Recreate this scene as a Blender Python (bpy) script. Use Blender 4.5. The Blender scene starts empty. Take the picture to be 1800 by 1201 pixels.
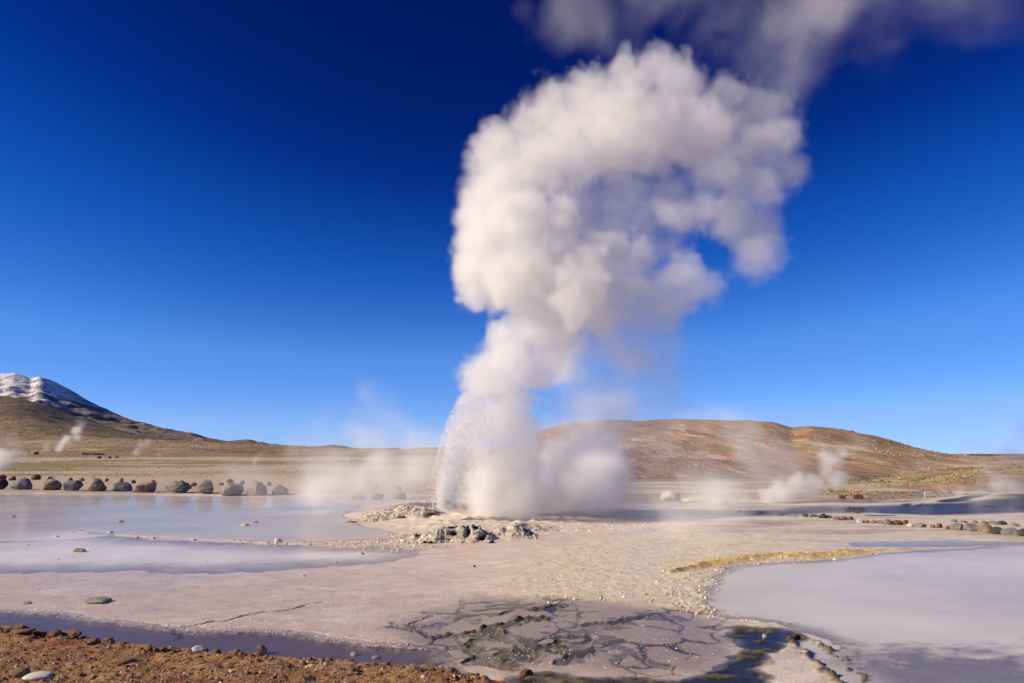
import bpy, bmesh, math, random, time
import numpy as np

sc = bpy.context.scene
C = sc.collection
T0 = time.time()
# ------------------------------------------------------------------ camera, sky, sun, exposure
F = 1300.0                 # focal length in pixels of an 1800 wide frame
H = 1.9                    # eye height above the pool
PITCH = math.atan((800 - 600.5) / F)
cd = bpy.data.cameras.new('camera'); cam = bpy.data.objects.new('camera', cd); C.objects.link(cam)
cd.sensor_width = 36; cd.lens = 36 * F / 1800; cd.clip_end = 40000; cd.clip_start = 0.05
cam.location = (0, 0, H); cam.rotation_euler = (math.pi / 2 + PITCH, 0, 0)
sc.camera = cam

SUN_EL, SUN_AZ = math.radians(28), math.radians(-102)    # azimuth from +Y, clockwise seen from above
world = bpy.data.worlds.new('World'); sc.world = world; world.use_nodes = True
wn = world.node_tree; bg = wn.nodes['Background']
sky = wn.nodes.new('ShaderNodeTexSky'); sky.sky_type = 'NISHITA'; sky.sun_disc = False
sky.sun_elevation = SUN_EL; sky.sun_rotation = SUN_AZ
sky.altitude = 4300; sky.air_density = 1.0; sky.dust_density = 0.2; sky.ozone_density = 2.0
gam = wn.nodes.new('ShaderNodeGamma'); gam.inputs[1].default_value = 1.55
hsv = wn.nodes.new('ShaderNodeHueSaturation'); hsv.inputs['Saturation'].default_value = 1.12; hsv.inputs['Value'].default_value = 0.42
wn.links.new(sky.outputs[0], gam.inputs[0]); wn.links.new(gam.outputs[0], hsv.inputs['Color'])
tin = wn.nodes.new('ShaderNodeMix'); tin.data_type = 'RGBA'; tin.blend_type = 'MULTIPLY'; tin.inputs[0].default_value = 1; tin.inputs[7].default_value = (.95, .84, 1.22, 1)
wn.links.new(hsv.outputs[0], tin.inputs[6]); 
def _scale(sock, k):
    v = wn.nodes.new('ShaderNodeVectorMath'); v.operation = 'SCALE'; v.inputs['Scale'].default_value = k
    wn.links.new(sock, v.inputs[0]); return v.outputs[0]
cur = wn.nodes.new('ShaderNodeRGBCurve')                  # the deep contrast of a polarised high-altitude sky
for ch, pts in enumerate([[(0, 0), (.008, .001), (.017, .009), (.06, .092), (.305, .27), (1, .42)],
                          [(0, 0), (.02, .007), (.034, .014), (.047, .031), (.076, .091), (.184, .28), (.51, .49), (1, .62)],
                          [(0, 0), (.12, .098), (.195, .158), (.246, .246), (.366, .468), (.68, .80), (1, .95)]]):
    cm = cur.mapping.curves[ch]
    while len(cm.points) < len(pts): cm.points.new(.5, .5)
    for q, p_ in zip(cm.points, pts): q.location = p_; q.handle_type = 'VECTOR'
cur.mapping.update()
wn.links.new(_scale(tin.outputs[2], .1), cur.inputs['Color'])
wn.links.new(_scale(cur.outputs[0], 7.8), bg.inputs[0]); bg.inputs[1].default_value = 0.1
sl = bpy.data.lights.new('sun', 'SUN'); sl.energy = 5.0; sl.angle = math.radians(0.53); sl.color = (1, 0.85, 0.62)
sun = bpy.data.objects.new('sun', sl); C.objects.link(sun)
sun.rotation_euler = (math.pi / 2 - SUN_EL, 0, math.pi - SUN_AZ)
sun.location = (-30, -10, 40)
vs = sc.view_settings
vs.view_transform = 'Standard'; vs.look = 'None'; vs.exposure = 0.36; vs.gamma = 1; vs.use_curve_mapping = False
cy = sc.cycles
cy.max_bounces = 24; cy.volume_bounces = 20; cy.diffuse_bounces = 5; cy.glossy_bounces = 3
cy.transparent_max_bounces = 12; cy.transmission_bounces = 4
cy.volume_step_rate = 3; cy.volume_max_steps = 512
cy.use_adaptive_sampling = True; cy.adaptive_threshold = 0.03
cy.use_denoising = True
cy.caustics_reflective = False; cy.caustics_refractive = False
cy.sample_clamp_indirect = 6

# ------------------------------------------------------------------ helpers
rng = np.random.default_rng(7)
random.seed(7)
CP, SP = math.cos(PITCH), math.sin(PITCH)

def ray(x, y):
    v = 600.5 - y
    return np.array([(x - 900.0), F * CP - v * SP, F * SP + v * CP])

def gp(x, y, z=0.0):
    """Point of the level z seen at pixel x, y of the photograph."""
    d = ray(x, y); t = (z - H) / d[2]
    return np.array([d[0] * t, d[1] * t, z])

def at(x, y, Y):
    d = ray(x, y); t = Y / d[1]
    return np.array([d[0] * t, Y, H + d[2] * t])

_P = rng.permutation(4096)
_V = rng.random(4096).astype(np.float32)

def vnoise(x, y, seed=0):
    xi = np.floor(x).astype(np.int64); yi = np.floor(y).astype(np.int64)
    fx = x - xi; fy = y - yi
    fx = fx * fx * (3 - 2 * fx); fy = fy * fy * (3 - 2 * fy)
    def g(a, b): return _V[_P[(_P[(a + seed * 57) & 4095] + b) & 4095]]
    a = g(xi, yi); b = g(xi + 1, yi); c = g(xi, yi + 1); d = g(xi + 1, yi + 1)
    return ((a + (b - a) * fx) * (1 - fy) + (c + (d - c) * fx) * fy) * 2 - 1

def fbm(x, y, octs=4, seed=0, gain=0.5):
    s = 0; a = 1; n = 0
    for i in range(octs):
        s = s + a * vnoise(x * 2 ** i + 13.7 * i, y * 2 ** i - 7.1 * i, seed + i); n += a; a *= gain
    return s / n

def vnoise3(p, seed=0):
    i = np.floor(p).astype(np.int64); f = p - i; f = f * f * (3 - 2 * f)
    def g(dx, dy, dz): return _V[_P[(_P[(_P[(i[:, 0] + dx + seed * 31) & 4095] + i[:, 1] + dy) & 4095] + i[:, 2] + dz) & 4095]]
    r = 0
    for dx in (0, 1):
        for dy in (0, 1):
            for dz in (0, 1):
                w = (f[:, 0] if dx else 1 - f[:, 0]) * (f[:, 1] if dy else 1 - f[:, 1]) * (f[:, 2] if dz else 1 - f[:, 2])
                r = r + w * g(dx, dy, dz)
    return r * 2 - 1

def fbm3(p, octs=3, seed=0):
    s = 0; a = 1; n = 0
    for k in range(octs):
        s = s + a * vnoise3(p * 2 ** k + 5.3 * k, seed + k); n += a; a *= .5
    return s / n

def sstep(a, b, x):
    t = np.clip((x - a) / (b - a), 0, 1); return t * t * (3 - 2 * t)

def tag(o, label=None, cat=None, group=None, kind=None):
    if label: o['label'] = label
    if cat: o['category'] = cat
    if group: o['group'] = group
    if kind: o['kind'] = kind
    return o

def link(name, me, mat=None, parent=None, loc=None):
    o = bpy.data.objects.new(name, me); C.objects.link(o)
    if mat and me is not None and not me.materials: me.materials.append(mat)
    if parent: o.parent = parent
    if loc is not None: o.location = loc
    return o

def mesh(name, verts, faces, smooth=True):
    """faces: (n,3) or (n,4) numpy array."""
    me = bpy.data.meshes.new(name)
    verts = np.asarray(verts, np.float32); faces = np.asarray(faces, np.int32)
    n, k = faces.shape
    me.vertices.add(len(verts)); me.vertices.foreach_set('co', verts.ravel())
    me.loops.add(n * k); me.loops.foreach_set('vertex_index', faces.ravel())
    me.polygons.add(n); me.polygons.foreach_set('loop_start', np.arange(0, n * k, k, dtype=np.int32))
    me.polygons.foreach_set('use_smooth', np.full(n, smooth))
    me.update(); me.validate()
    return me

def color_attr(me, name, col):
    a = me.attributes.new(name, 'FLOAT_COLOR', 'POINT')
    c = np.ones((len(col), 4), np.float32); c[:, :3] = col
    a.data.foreach_set('color', c.ravel())

def float_attr(me, name, v):
    a = me.attributes.new(name, 'FLOAT', 'POINT'); a.data.foreach_set('value', np.asarray(v, np.float32))

def grid_faces(nr, nc, wrap=False):
    r = np.arange(nr - 1)[:, None]; c = np.arange(nc if wrap else nc - 1)[None, :]
    a = r * nc + c; b = r * nc + (c + 1) % nc
    return np.stack([a, b, b + nc, a + nc], -1).reshape(-1, 4)

_ICO = {}
def ico(sub):
    if sub not in _ICO:
        bm = bmesh.new(); bmesh.ops.create_icosphere(bm, subdivisions=sub, radius=1)
        v = np.array([x.co[:] for x in bm.verts]); f = np.array([[x.index for x in q.verts] for q in bm.faces]); bm.free()
        _ICO[sub] = (v, f)
    return _ICO[sub]

# ------------------------------------------------------------------ materials
def new_mat(name):
    m = bpy.data.materials.new(name); m.use_nodes = True
    nt = m.node_tree; nt.nodes.clear()
    out = nt.nodes.new('ShaderNodeOutputMaterial')
    return m, nt, out

class NB:
    """A little node builder."""
    def __init__(s, nt): s.nt = nt
    def n(s, t, **kw):
        k = s.nt.nodes.new(t)
        for a, v in kw.items(): setattr(k, a, v)
        return k
    def put(s, sock, v):
        if hasattr(v, 'is_linked'): s.nt.links.new(v, sock)
        elif isinstance(v, (tuple, list)) and len(v) == 3 and sock.type == 'RGBA': sock.default_value = (*v, 1)
        else: sock.default_value = v
    def noise(s, scale, vec=None, detail=4, rough=.55):
        k = s.n('ShaderNodeTexNoise'); k.inputs['Scale'].default_value = scale; k.inputs['Detail'].default_value = detail; k.inputs['Roughness'].default_value = rough
        if vec is not None: s.put(k.inputs['Vector'], vec)
        return k.outputs['Fac']
    def ramp(s, f, lo, hi, a=0., b=1.):
        k = s.n('ShaderNodeMapRange'); s.put(k.inputs[0], f)
        k.inputs[1].default_value = lo; k.inputs[2].default_value = hi; k.inputs[3].default_value = a; k.inputs[4].default_value = b
        return k.outputs[0]
    def mix(s, f, a, b, mode='MIX'):
        k = s.n('ShaderNodeMix', data_type='RGBA', blend_type=mode)
        s.put(k.inputs[0], f); s.put(k.inputs[6], a); s.put(k.inputs[7], b)
        return k.outputs[2]
    def math(s, op, a, b=0.):
        k = s.n('ShaderNodeMath', operation=op); s.put(k.inputs[0], a); s.put(k.inputs[1], b)
        return k.outputs[0]
    def attr(s, name):
        return s.n('ShaderNodeAttribute', attribute_name=name)
    def bump(s, h, strength, dist, normal=None):
        k = s.n('ShaderNodeBump'); k.inputs['Strength'].default_value = strength; k.inputs['Distance'].default_value = dist
        s.put(k.inputs['Height'], h)
        if normal is not None: s.put(k.inputs['Normal'], normal)
        return k.outputs[0]
    def coord(s, kind='Object', scale=None):
        k = s.n('ShaderNodeTexCoord').outputs[kind]
        if scale:
            m = s.n('ShaderNodeMapping'); s.put(m.inputs[0], k); m.inputs['Scale'].default_value = scale; k = m.outputs[0]
        return k

def rock_mat(name, c1, c2, scale=4., rough=.85, bump=.6, dist=.03, spots=None):
    m, nt, out = new_mat(name); b = NB(nt)
    p = b.n('ShaderNodeBsdfPrincipled'); co = b.coord('Object')
    n1 = b.noise(scale, co, 6, .65); n2 = b.noise(scale * 5, co, 5, .7)
    c = b.mix(b.ramp(n1, .35, .65), c1, c2)
    c = b.mix(b.ramp(n2, .3, .7, .45, 0.), c, tuple(x * .55 for x in c1))
    if spots: c = b.mix(b.ramp(b.noise(scale * 2.3, co, 3), .56, .66), c, spots)
    b.put(p.inputs['Base Color'], c); p.inputs['Roughness'].default_value = rough
    b.put(p.inputs['Normal'], b.bump(b.math('ADD', n1, n2), min(1, bump * 1.4), dist * 1.8))
    nt.links.new(p.outputs[0], out.inputs[0]); return m

def attr_mat(name, rough=.9, var=(9., 60.), bump=.5, dist=.03, strength=.35, sq=1.):
    m, nt, out = new_mat(name); b = NB(nt)
    p = b.n('ShaderNodeBsdfPrincipled'); co = b.coord('Object', (1, sq, 1))
    n1 = b.noise(var[0], co, 5, .6); n2 = b.noise(var[1], co, 4, .65)
    c = b.attr('col').outputs['Color']
    c = b.mix(1., c, b.mix(b.ramp(n1, .3, .7), (1 - strength,) * 3, (1 + strength,) * 3), 'MULTIPLY')
    c = b.mix(1., c, b.mix(b.ramp(n2, .3, .7), (1 - strength,) * 3, (1 + strength,) * 3), 'MULTIPLY')
    b.put(p.inputs['Base Color'], c); p.inputs['Roughness'].default_value = rough
    b.put(p.inputs['Normal'], b.bump(b.math('ADD', n1, n2), bump, dist))
    nt.links.new(p.outputs[0], out.inputs[0]); return m

def steam_mat(name, color=(1, 1, 1), aniso=0.0, mul=1.0):
    m, nt, out = new_mat(name); b = NB(nt)
    v = b.n('ShaderNodeVolumePrincipled')
    v.inputs['Color'].default_value = (*color, 1); v.inputs['Density'].default_value = mul
    v.inputs['Density Attribute'].default_value = 'density'; v.inputs['Anisotropy'].default_value = aniso
    nt.links.new(v.outputs[0], out.inputs['Volume']); return m
STEAM = steam_mat('steam', (.972, .97, .967), .4)
THIN = steam_mat('thin_steam', (.98, .976, .972), 0.)

# ------------------------------------------------------------------ ground
def seg_dist(px, py, pts):
    """Distance to a polyline and position along it (0..1)."""
    pts = np.asarray(pts, float)
    best = np.full(px.shape, 1e9); tt = np.zeros(px.shape)
    n = len(pts) - 1
    for i in range(n):
        a = pts[i]; d = pts[i + 1] - a
        t = np.clip(((px - a[0]) * d[0] + (py - a[1]) * d[1]) / max(d @ d, 1e-9), 0, 1)
        q = np.hypot(px - a[0] - t * d[0], py - a[1] - t * d[1])
        w = q < best
        best = np.where(w, q, best); tt = np.where(w, (i + t) / n, tt)
    return best, tt

def poly_sd(px, py, pts):
    """Signed distance to a polygon, positive inside."""
    pts = np.asarray(pts, float)
    d, _ = seg_dist(px, py, np.vstack([pts, pts[:1]]))
    ins = np.zeros(px.shape, bool)
    for a, b in zip(pts, np.roll(pts, -1, 0)):
        c = ((a[1] > py) != (b[1] > py))
        ins ^= c & (px < (b[0] - a[0]) * (py - a[1]) / (b[1] - a[1] + 1e-12) + a[0])
    return np.where(ins, d, -d)

def voronoi_edge(x, y, seed):
    """About the distance to the nearest border of a jittered cell pattern."""
    xi = np.floor(x).astype(np.int64); yi = np.floor(y).astype(np.int64)
    f1 = np.full(x.shape, 9.); f2 = np.full(x.shape, 9.)
    for dx in (-1, 0, 1):
        for dy in (-1, 0, 1):
            h = _P[(_P[(xi + dx + seed * 91) & 4095] + yi + dy) & 4095]
            d = np.hypot(xi + dx + .1 + .8 * _V[h] - x, yi + dy + .1 + .8 * _V[(h + 777) & 4095] - y)
            f2 = np.minimum(f2, np.maximum(f1, d)); f1 = np.minimum(f1, d)
    return (f2 - f1) * .5

def G(pts, z=0.0):
    return [gp(x, y, z)[:2] for x, y in pts]

BANK = G([(-900, 1040), (-300, 1072), (0, 1100), (60, 1107), (130, 1118), (250, 1134), (330, 1138), (420, 1142), (500, 1151), (600, 1156),
          (700, 1165), (780, 1173), (830, 1184), (880, 1195), (960, 1235), (1150, 1300), (1500, 1330), (2600, 1330), (2600, 3000), (-2500, 3000)], 0.05)
RIM = G([(135, 929), (170, 937), (215, 942), (300, 945), (380, 950), (450, 953), (520, 956), (600, 955), (660, 951), (720, 944)])
OCHRE = G([(1180, 1008), (1235, 996), (1280, 988), (1330, 981), (1370, 978), (1420, 979), (1470, 974), (1510, 969), (1560, 967), (1640, 963), (1720, 961)])
RPOOL = G([(1225, 1068), (1235, 1040), (1255, 1015), (1290, 998), (1370, 992), (1470, 986), (1560, 974), (1680, 968), (1800, 962), (2100, 955),
           (2300, 1100), (2100, 1215), (1800, 1190), (1640, 1170), (1520, 1135), (1440, 1110), (1350, 1095), (1270, 1085)])
RPOOL2 = G([(1460, 952), (1560, 950), (1650, 945), (1760, 949), (1900, 952), (2100, 952), (2100, 962), (1800, 961), (1700, 960), (1600, 961), (1500, 962)])
LPOOL = G([(-1200, 866), (-300, 867), (0, 868), (250, 870), (420, 873), (560, 879), (640, 890), (620, 905), (640, 925), (720, 938),
           (640, 950), (520, 954), (380, 949), (215, 941), (100, 950), (-200, 958), (-1200, 975)])
BAND = G([(-1200, 970), (0, 948), (135, 936), (300, 951), (520, 961), (640, 963), (740, 968), (680, 990), (420, 1002), (0, 1006), (-1200, 1020)])
DARKW = G([(-900, 1020), (-300, 1050), (0, 1072), (100, 1079), (200, 1090), (300, 1106), (380, 1110), (450, 1107), (560, 1116), (650, 1130), (720, 1137),
           (770, 1140), (800, 1170), (850, 1200), (700, 1240), (0, 1180), (-900, 1130)])
PLATES = G([(700, 1100), (760, 1075), (850, 1050), (960, 1055), (1100, 1065), (1220, 1075), (1270, 1090), (1290, 1130), (1280, 1165), (1230, 1188),
            (1100, 1192), (1000, 1182), (900, 1185), (800, 1170), (740, 1140)])
ALGAE = G([(1262, 1098), (1330, 1100), (1390, 1108), (1420, 1125), (1360, 1150), (1345, 1175), (1360, 1215), (1150, 1235), (900, 1225), (880, 1190), (960, 1180),
           (1060, 1190), (1190, 1196), (1270, 1172), (1300, 1145), (1285, 1120)])
MOUND = G([(600, 907), (640, 893), (700, 884), (780, 882), (900, 884), (1000, 888), (1080, 893), (1150, 903), (1100, 918), (1000, 930), (930, 948), (860, 957), (780, 955), (720, 945), (690, 925)])
CRUST = G([(860, 1045), (900, 1000), (950, 965), (1050, 945), (1180, 930), (1290, 935), (1460, 948), (1480, 965), (1400, 975), (1280, 985), (1240, 1010), (1220, 1040), (1230, 1070),
           (1300, 1090), (1350, 1098), (1260, 1092), (1150, 1072), (1000, 1060)])
CRACKS = [  # main cracks of the plates, widths in metres
    ([(757, 1124), (790, 1118), (830, 1117), (868, 1113), (880, 1108)], .035),
    ([(880, 1120), (862, 1108), (860, 1102), (880, 1101), (900, 1099), (915, 1092), (960, 1083)], .04),
    ([(862, 1108), (872, 1116), (885, 1127)], .025),
    ([(825, 1137), (828, 1128), (850, 1124), (885, 1125)], .025),
    ([(825, 1137), (835, 1150), (852, 1159), (880, 1166)], .028),
    ([(880, 1166), (905, 1160), (918, 1147), (925, 1141), (950, 1141), (965, 1137), (977, 1130)], .045),
    ([(877, 1156), (883, 1151), (905, 1152), (912, 1156)], .03),
    ([(925, 1141), (905, 1135), (895, 1130)], .016),
    ([(965, 1122), (985, 1120), (1000, 1122), (1018, 1120)], .022),
    ([(985, 1172), (1000, 1160), (1020, 1152), (1042, 1140)], .03),
    ([(1018, 1102), (1040, 1098), (1075, 1097), (1100, 1090), (1130, 1083), (1168, 1078)], .028),
    ([(852, 1068), (880, 1064), (920, 1065), (940, 1062)], .018),
    ([(833, 1075), (860, 1072), (900, 1070), (940, 1068)], .018),
    ([(855, 1084), (880, 1080), (905, 1072)], .016),
    ([(905, 1092), (930, 1089), (955, 1086)], .05),
    ([(930, 1073), (960, 1073), (990, 1064)], .045),
    ([(740, 1165), (770, 1163), (785, 1160), (775, 1152), (755, 1150)], .02),
    ([(815, 1170), (840, 1160), (870, 1170), (900, 1174), (930, 1175)], .03),
    ([(720, 1098), (735, 1105), (745, 1115), (757, 1124)], .02),
    ([(720, 1098), (745, 1088), (765, 1083)], .012),
    ([(258, 1124), (300, 1118), (318, 1113), (312, 1108), (308, 1104), (345, 1101), (375, 1094), (400, 1092), (430, 1083), (470, 1076), (505, 1073), (540, 1064), (575, 1058)], .011),
    ([(1400, 1120), (1420, 1135), (1445, 1155), (1470, 1172), (1490, 1195), (1510, 1215)], .06),
    ([(1445, 1155), (1475, 1158), (1500, 1150)], .02),
    ([(1040, 1120), (1025, 1128), (1000, 1133)], .014),
]

def ground(X, Y, full=True, milky=False):
    """Height, colour and wetness of the ground at X, Y."""
    X = np.asarray(X, float); Y = np.asarray(Y, float)
    r = np.hypot(X, Y)
    n1 = fbm(X * .22, Y * .22, 4, 1); n2 = fbm(X * 1.1, Y * 1.1, 4, 11); n3 = fbm(X * 5, Y * 5, 3, 21); n4 = fbm(X * 16, Y * 16, 2, 31)
    th = np.degrees(np.arctan2(X, Y))
    left = sstep(4, -14, th)
    # plain
    z = .07 + .02 * n2 + .03 * n1 + .006 * n3
    far = np.clip((r - 120) / 1080, 0, 1)
    z = z + (.35 + .65 * left) * 9 * far ** 1.25
    z = z + sstep(45, 200, r) * .5 * fbm(X * .03, Y * .03, 3, 41) + sstep(200, 600, r) * 1.2 * fbm(X * .012, Y * .012, 3, 45)
    if not full: return z
    col = np.empty(X.shape + (3,)); wet = np.zeros(X.shape)
    col[...] = (.46, .37, .29)
    def put(m, c, k=1.0):
        m = np.clip(m * k, 0, 1)[..., None]; col[...] = col * (1 - m) + np.array(c) * m
    # bands of the plain: tan gravel, straw grass, dark moor, pale tracks
    streak = 1.3 * fbm(X * .05, Y * .10, 6, 51, .6)
    put(sstep(40, 55, r + 6 * n1), (.52, .42, .32))
    put(left * sstep(62, 75, r + 14 * streak) * sstep(-.25, .15, streak + .4 * n2), (.40, .33, .17))
    put(left * sstep(95, 115, r + 25 * streak) * sstep(-.1, .2, streak), (.30, .20, .14))
    put(left * sstep(115, 140, r + 20 * streak) * sstep(260, 190, r + 30 * streak) * sstep(-.25, .15, fbm(X * .07, Y * .05, 5, 61, .65)), (.27, .225, .085))
    put(left * sstep(215, 245, r + 20 * streak) * sstep(300, 262, r + 24 * streak), (.50, .40, .29))
    put(sstep(290, 330, r + 40 * streak), (.27, .185, .105))
    put(sstep(360, 500, r) * sstep(.05, .25, fbm(X * .01, Y * .02, 4, 55)), (.34, .255, .115))
    put((1 - left) * sstep(24, 30, r) * sstep(-.15, .2, fbm(X * .12, Y * .5, 4, 57)), (.66, .58, .47))
    put((1 - left) * sstep(40, 48, r + 8 * streak) * sstep(.0, .2, fbm(X * .06, Y * .2, 4, 58)), (.40, .30, .22))
    near = r < 75
    x = X[near]; y = Y[near]; a1 = n1[near]; a2 = n2[near]; a3 = n3[near]; a4 = n4[near]
    zz = z[near]; cc = col[near]; ww = wet[near]; rr = r[near]; mk = np.full(x.shape, .75); milk = np.zeros(X.shape)
    def mixc(m, c):
        m = np.clip(m, 0, 1)[:, None]; cc[...] = cc * (1 - m) + np.array(c) * m
    def blendz(m, h): zz[...] = zz * (1 - m) + h * m
    # the flat round the geyser, everywhere nearer than the boulders
    flat = sstep(36.5, 34.8, np.where(x < 2, y + .25 * a1 + .2 * a2, y * 1.25 + 1.5 * a1))
    lay = .0065 + .0025 * a1 + .0025 * a2 + .002 * a3
    blendz(flat, lay)
    mixc(flat, (.77, .65, .53)); ww[:] = np.maximum(ww, flat * .75)
    pk = sstep(3.5, -2, x + .8 * a1)                       # pinkish sinter to the left, cream to the right
    mixc(flat * pk, (.75, .58, .475))
    lav = flat * pk * sstep(14.2, 11.6, y + .8 * a1)       # greyer crust near the bank
    mixc(lav, (.64, .495, .405))
    mixc(flat * sstep(.05, .35, a2 + .5 * a3) * .5, (.76, .67, .59))
    st = fbm(x * .5, y * 1.5, 5, 301, .6)
    mixc(flat * sstep(.12, .4, st) * .55, (.70, .545, .42)); mixc(flat * sstep(-.12, -.4, st) * .5, (.56, .49, .45))
    mixc(flat * sstep(.15, .4, fbm(x * 2.2, y * 4.5, 4, 311)) * .35, (.52, .40, .33)); zz += flat * .0025 * fbm(x * 9, y * 9, 3, 317)
    # left pool
    sd = poly_sd(x, y, LPOOL) + .35 * a2 * np.clip(y / 25, .3, 1.2)
    m = sstep(-.15, .6, sd); blendz(m, -.035 + .018 * a2 + .012 * a3); mixc(m, (.62, .55, .54)); ww[:] = np.maximum(ww, m); mk = mk * (1 - m) + .55 * m
    mixc(m * sstep(-8, -3, x + .8 * a1) * .9, (.70, .53, .45))
    # shallow lavender band before the rim
    sd = poly_sd(x, y, BAND) + .7 * a2 + .4 * a1 + .3 * a3; m = sstep(-1.2, 1.8, sd)
    blendz(m, -.016 + .003 * a2); mixc(m * .7, (.74, .62, .57)); mk = mk * (1 - m) + 1.1 * m
    # mound apron
    sd = poly_sd(x, y, MOUND); m = sstep(-.5, 1.6, sd + .5 * a2)
    zz += m * (.10 + .10 * np.abs(a2) + .06 * a3); mixc(m, (.66, .57, .47)); ww -= m * .3
    # crust of the centre and right
    sd = poly_sd(x, y, CRUST) + .5 * a2; m = sstep(-.4, .5, sd)
    zz += m * (.006 + .012 * a2 + .014 * np.abs(a3) + .006 * a4); mixc(m * .8, (.74, .65, .52)); ww -= m * .25
    mixc(m * sstep(.0, .3, a2 + .3 * a3), (.72, .62, .46))
    # pale flat further right
    m = (x > 0) * sstep(15.8, 17.5, y + .4 * a1) * sstep(4, 6.5, x + .1 * y - 1.2) * flat
    zz += m * .03; mixc(m, (.66, .585, .49)); ww -= m * .5
    mixc(m * sstep(.05, .3, fbm(x * .5, y * 2.2, 3, 77)), (.50, .41, .34))
    q_ = gp(1775, 884); zz += .30 * np.exp(-(((x - q_[0]) / 2.6) ** 2 + ((y - q_[1]) / 1.8) ** 2)) + .02 * 0
    # right pools
    for P, dz in ((RPOOL, -.07), (RPOOL2, -.03)):
        sd = poly_sd(x, y, P) + .28 * a2 + .10 * a3 + .15 * st; m = sstep(-.5, 1.4, sd)
        blendz(m, dz + .012 * a2 + .01 * a3); mixc(m, (.66, .60, .55)); mixc(m * sstep(-.2, .4, fbm(x * .5, y * 1.1, 5, 401, .6)) * .7, (.50, .46, .45)); ww[:] = np.maximum(ww, m); mk = mk * (1 - m) + (.8 if dz < -.05 else .5) * m
    # dark shallow water along the bank
    sd = poly_sd(x, y, DARKW) + .16 * a2 + .07 * a3 + .05 * a4; m = sstep(-.10, .14, sd)
    blendz(m, -.055 + .004 * a3); mixc(m, (.25, .175, .165)); ww[:] = np.maximum(ww, m); mk = mk * (1 - m) + .02 * m
    # grey shallows at the far right foreground
    m = sstep(8.0, 7.3, y + .3 * a1 - .12 * (x - 4) + .5 * a2 + .35 * a3 + .2 * a4) * sstep(2.6, 3.4, x + .3 * a2); blendz(m, -.045 + .005 * a3); mixc(m, (.36, .325, .335)); mk = mk * (1 - m) + .12 * m
    # plates with cracks
    sd = poly_sd(x, y, PLATES) + .3 * a2 + .15 * a3; m = sstep(-.4, .35, sd)
    blendz(m, .001 + .004 * a2 + .0025 * a3); mk = mk * (1 - m) + .05 * m; mixc(m, (.33, .255, .225)); ww[:] = np.maximum(ww, m * .9)
    mixc(m * sstep(.1, .5, a1 + .8 * a2) * .7, (.22, .19, .23))
    pm = m * sstep(-.35, .1, fbm(x * .8, y * .8, 3, 321) + .35)
    box = np.nonzero(pm > .02)[0]
    for cell, wid, dark in ((.62, .024, 1.0), (.27, .009, .7)):
        qx = x[box] + .10 * fbm(x[box] * 3, y[box] * 3, 3, 331); qy = (y[box] + .16 * fbm(x[box] * 3, y[box] * 3, 3, 337)) * .8
        e = voronoi_edge(qx / cell, qy / cell, 5 if cell > .5 else 9) * cell
        brk = sstep(-.15, .2, fbm(qx * 1.6, qy * 1.6, 3, 341 + int(cell * 10)))
        k_ = sstep(1.0, .35, e / (wid * (.5 + .9 * brk))) * brk * pm[box] * dark
        zz[box] -= k_ * .015; cc[box] = cc[box] * (1 - k_[:, None]) + np.array((.035, .03, .024)) * k_[:, None]
        l_ = np.exp(-((e - wid * 1.4) / wid) ** 2) * brk * pm[box] * np.clip(.4 + 1.4 * a4[box], 0, 1) * (.8 if cell > .5 else .4)
        zz[box] += l_ * .006; cc[box] = cc[box] * (1 - l_[:, None]) + np.array((.15, .115, .06)) * l_[:, None]
    # algae
    sd = poly_sd(x, y, ALGAE) + .22 * a2 + .10 * a3; m = sstep(-.05, .12, sd)
    al = fbm(x * 5, y * 9, 4, 91)
    blendz(m, -.016 + .07 * np.clip(al + .05, 0, 1)); mixc(m, (.045, .040, .030)); mixc(m * sstep(.15, .5, al), (.13, .10, .035)); mixc(m * sstep(-.25, -.5, al), (.03, .03, .045))
    ww[:] = np.maximum(ww, m); mk = mk * (1 - m)
    # cracks, with algae along their lips
    wx = x + .05 * fbm(x * 4, y * 4, 3, 95); wy = y + .09 * fbm(x * 4, y * 4, 3, 99)
    for pts, w in CRACKS:
        p = G(pts); p0 = np.array(p)
        box = (x > p0[:, 0].min() - .4) & (x < p0[:, 0].max() + .4) & (y > p0[:, 1].min() - .4) & (y < p0[:, 1].max() + .4)
        d, t = seg_dist(wx[box], wy[box], p)
        ww_ = 1.9 * w * (.45 + .75 * (a3[box] + .7)) * sstep(0, .06, t) * (1 - .6 * sstep(.8, 1, t))
        lip = np.exp(-((d - 1.3 * ww_) / (.8 * w)) ** 2); cut = sstep(1.15, .55, d / np.maximum(ww_, 1e-4))
        q = zz[box]; q = q + lip * w * .45 * (.6 + 2 * a4[box]); q = q * (1 - cut) + cut * (-.05 - w * .3); zz[box] = q
        k = cc[box]
        ml = np.clip(lip * (.6 + 1.3 * a4[box]) * (1.5 if w > .02 else .6), 0, 1)[:, None]; k = k * (1 - ml) + np.array((.12, .09, .04)) * ml
        mc = cut[:, None]; k = k * (1 - mc) + np.array((.028, .024, .022)) * mc; cc[box] = k
    # thin rim of the left pool and the ochre ridge
    d, t = seg_dist(x + .1 * a2, y + .3 * a2, RIM)
    m = np.exp(-(d / .10) ** 2) * sstep(0, .08, t) * (.75 + .6 * a2); zz += .035 * m; mixc(m * 1.5, (.72, .62, .46))
    d, t = seg_dist(x + .2 * a2, y + .35 * a2, OCHRE)
    wdt = .24 * (1 - .6 * sstep(.55, 1, t)) * sstep(-.05, .2, t)
    m = np.exp(-(d / wdt.clip(.02)) ** 2) * (.8 + .5 * a2); zz += m * (.06 * (1 - .75 * sstep(.6, .9, t)) + .03 * a3 + .02 * a4)
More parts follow.
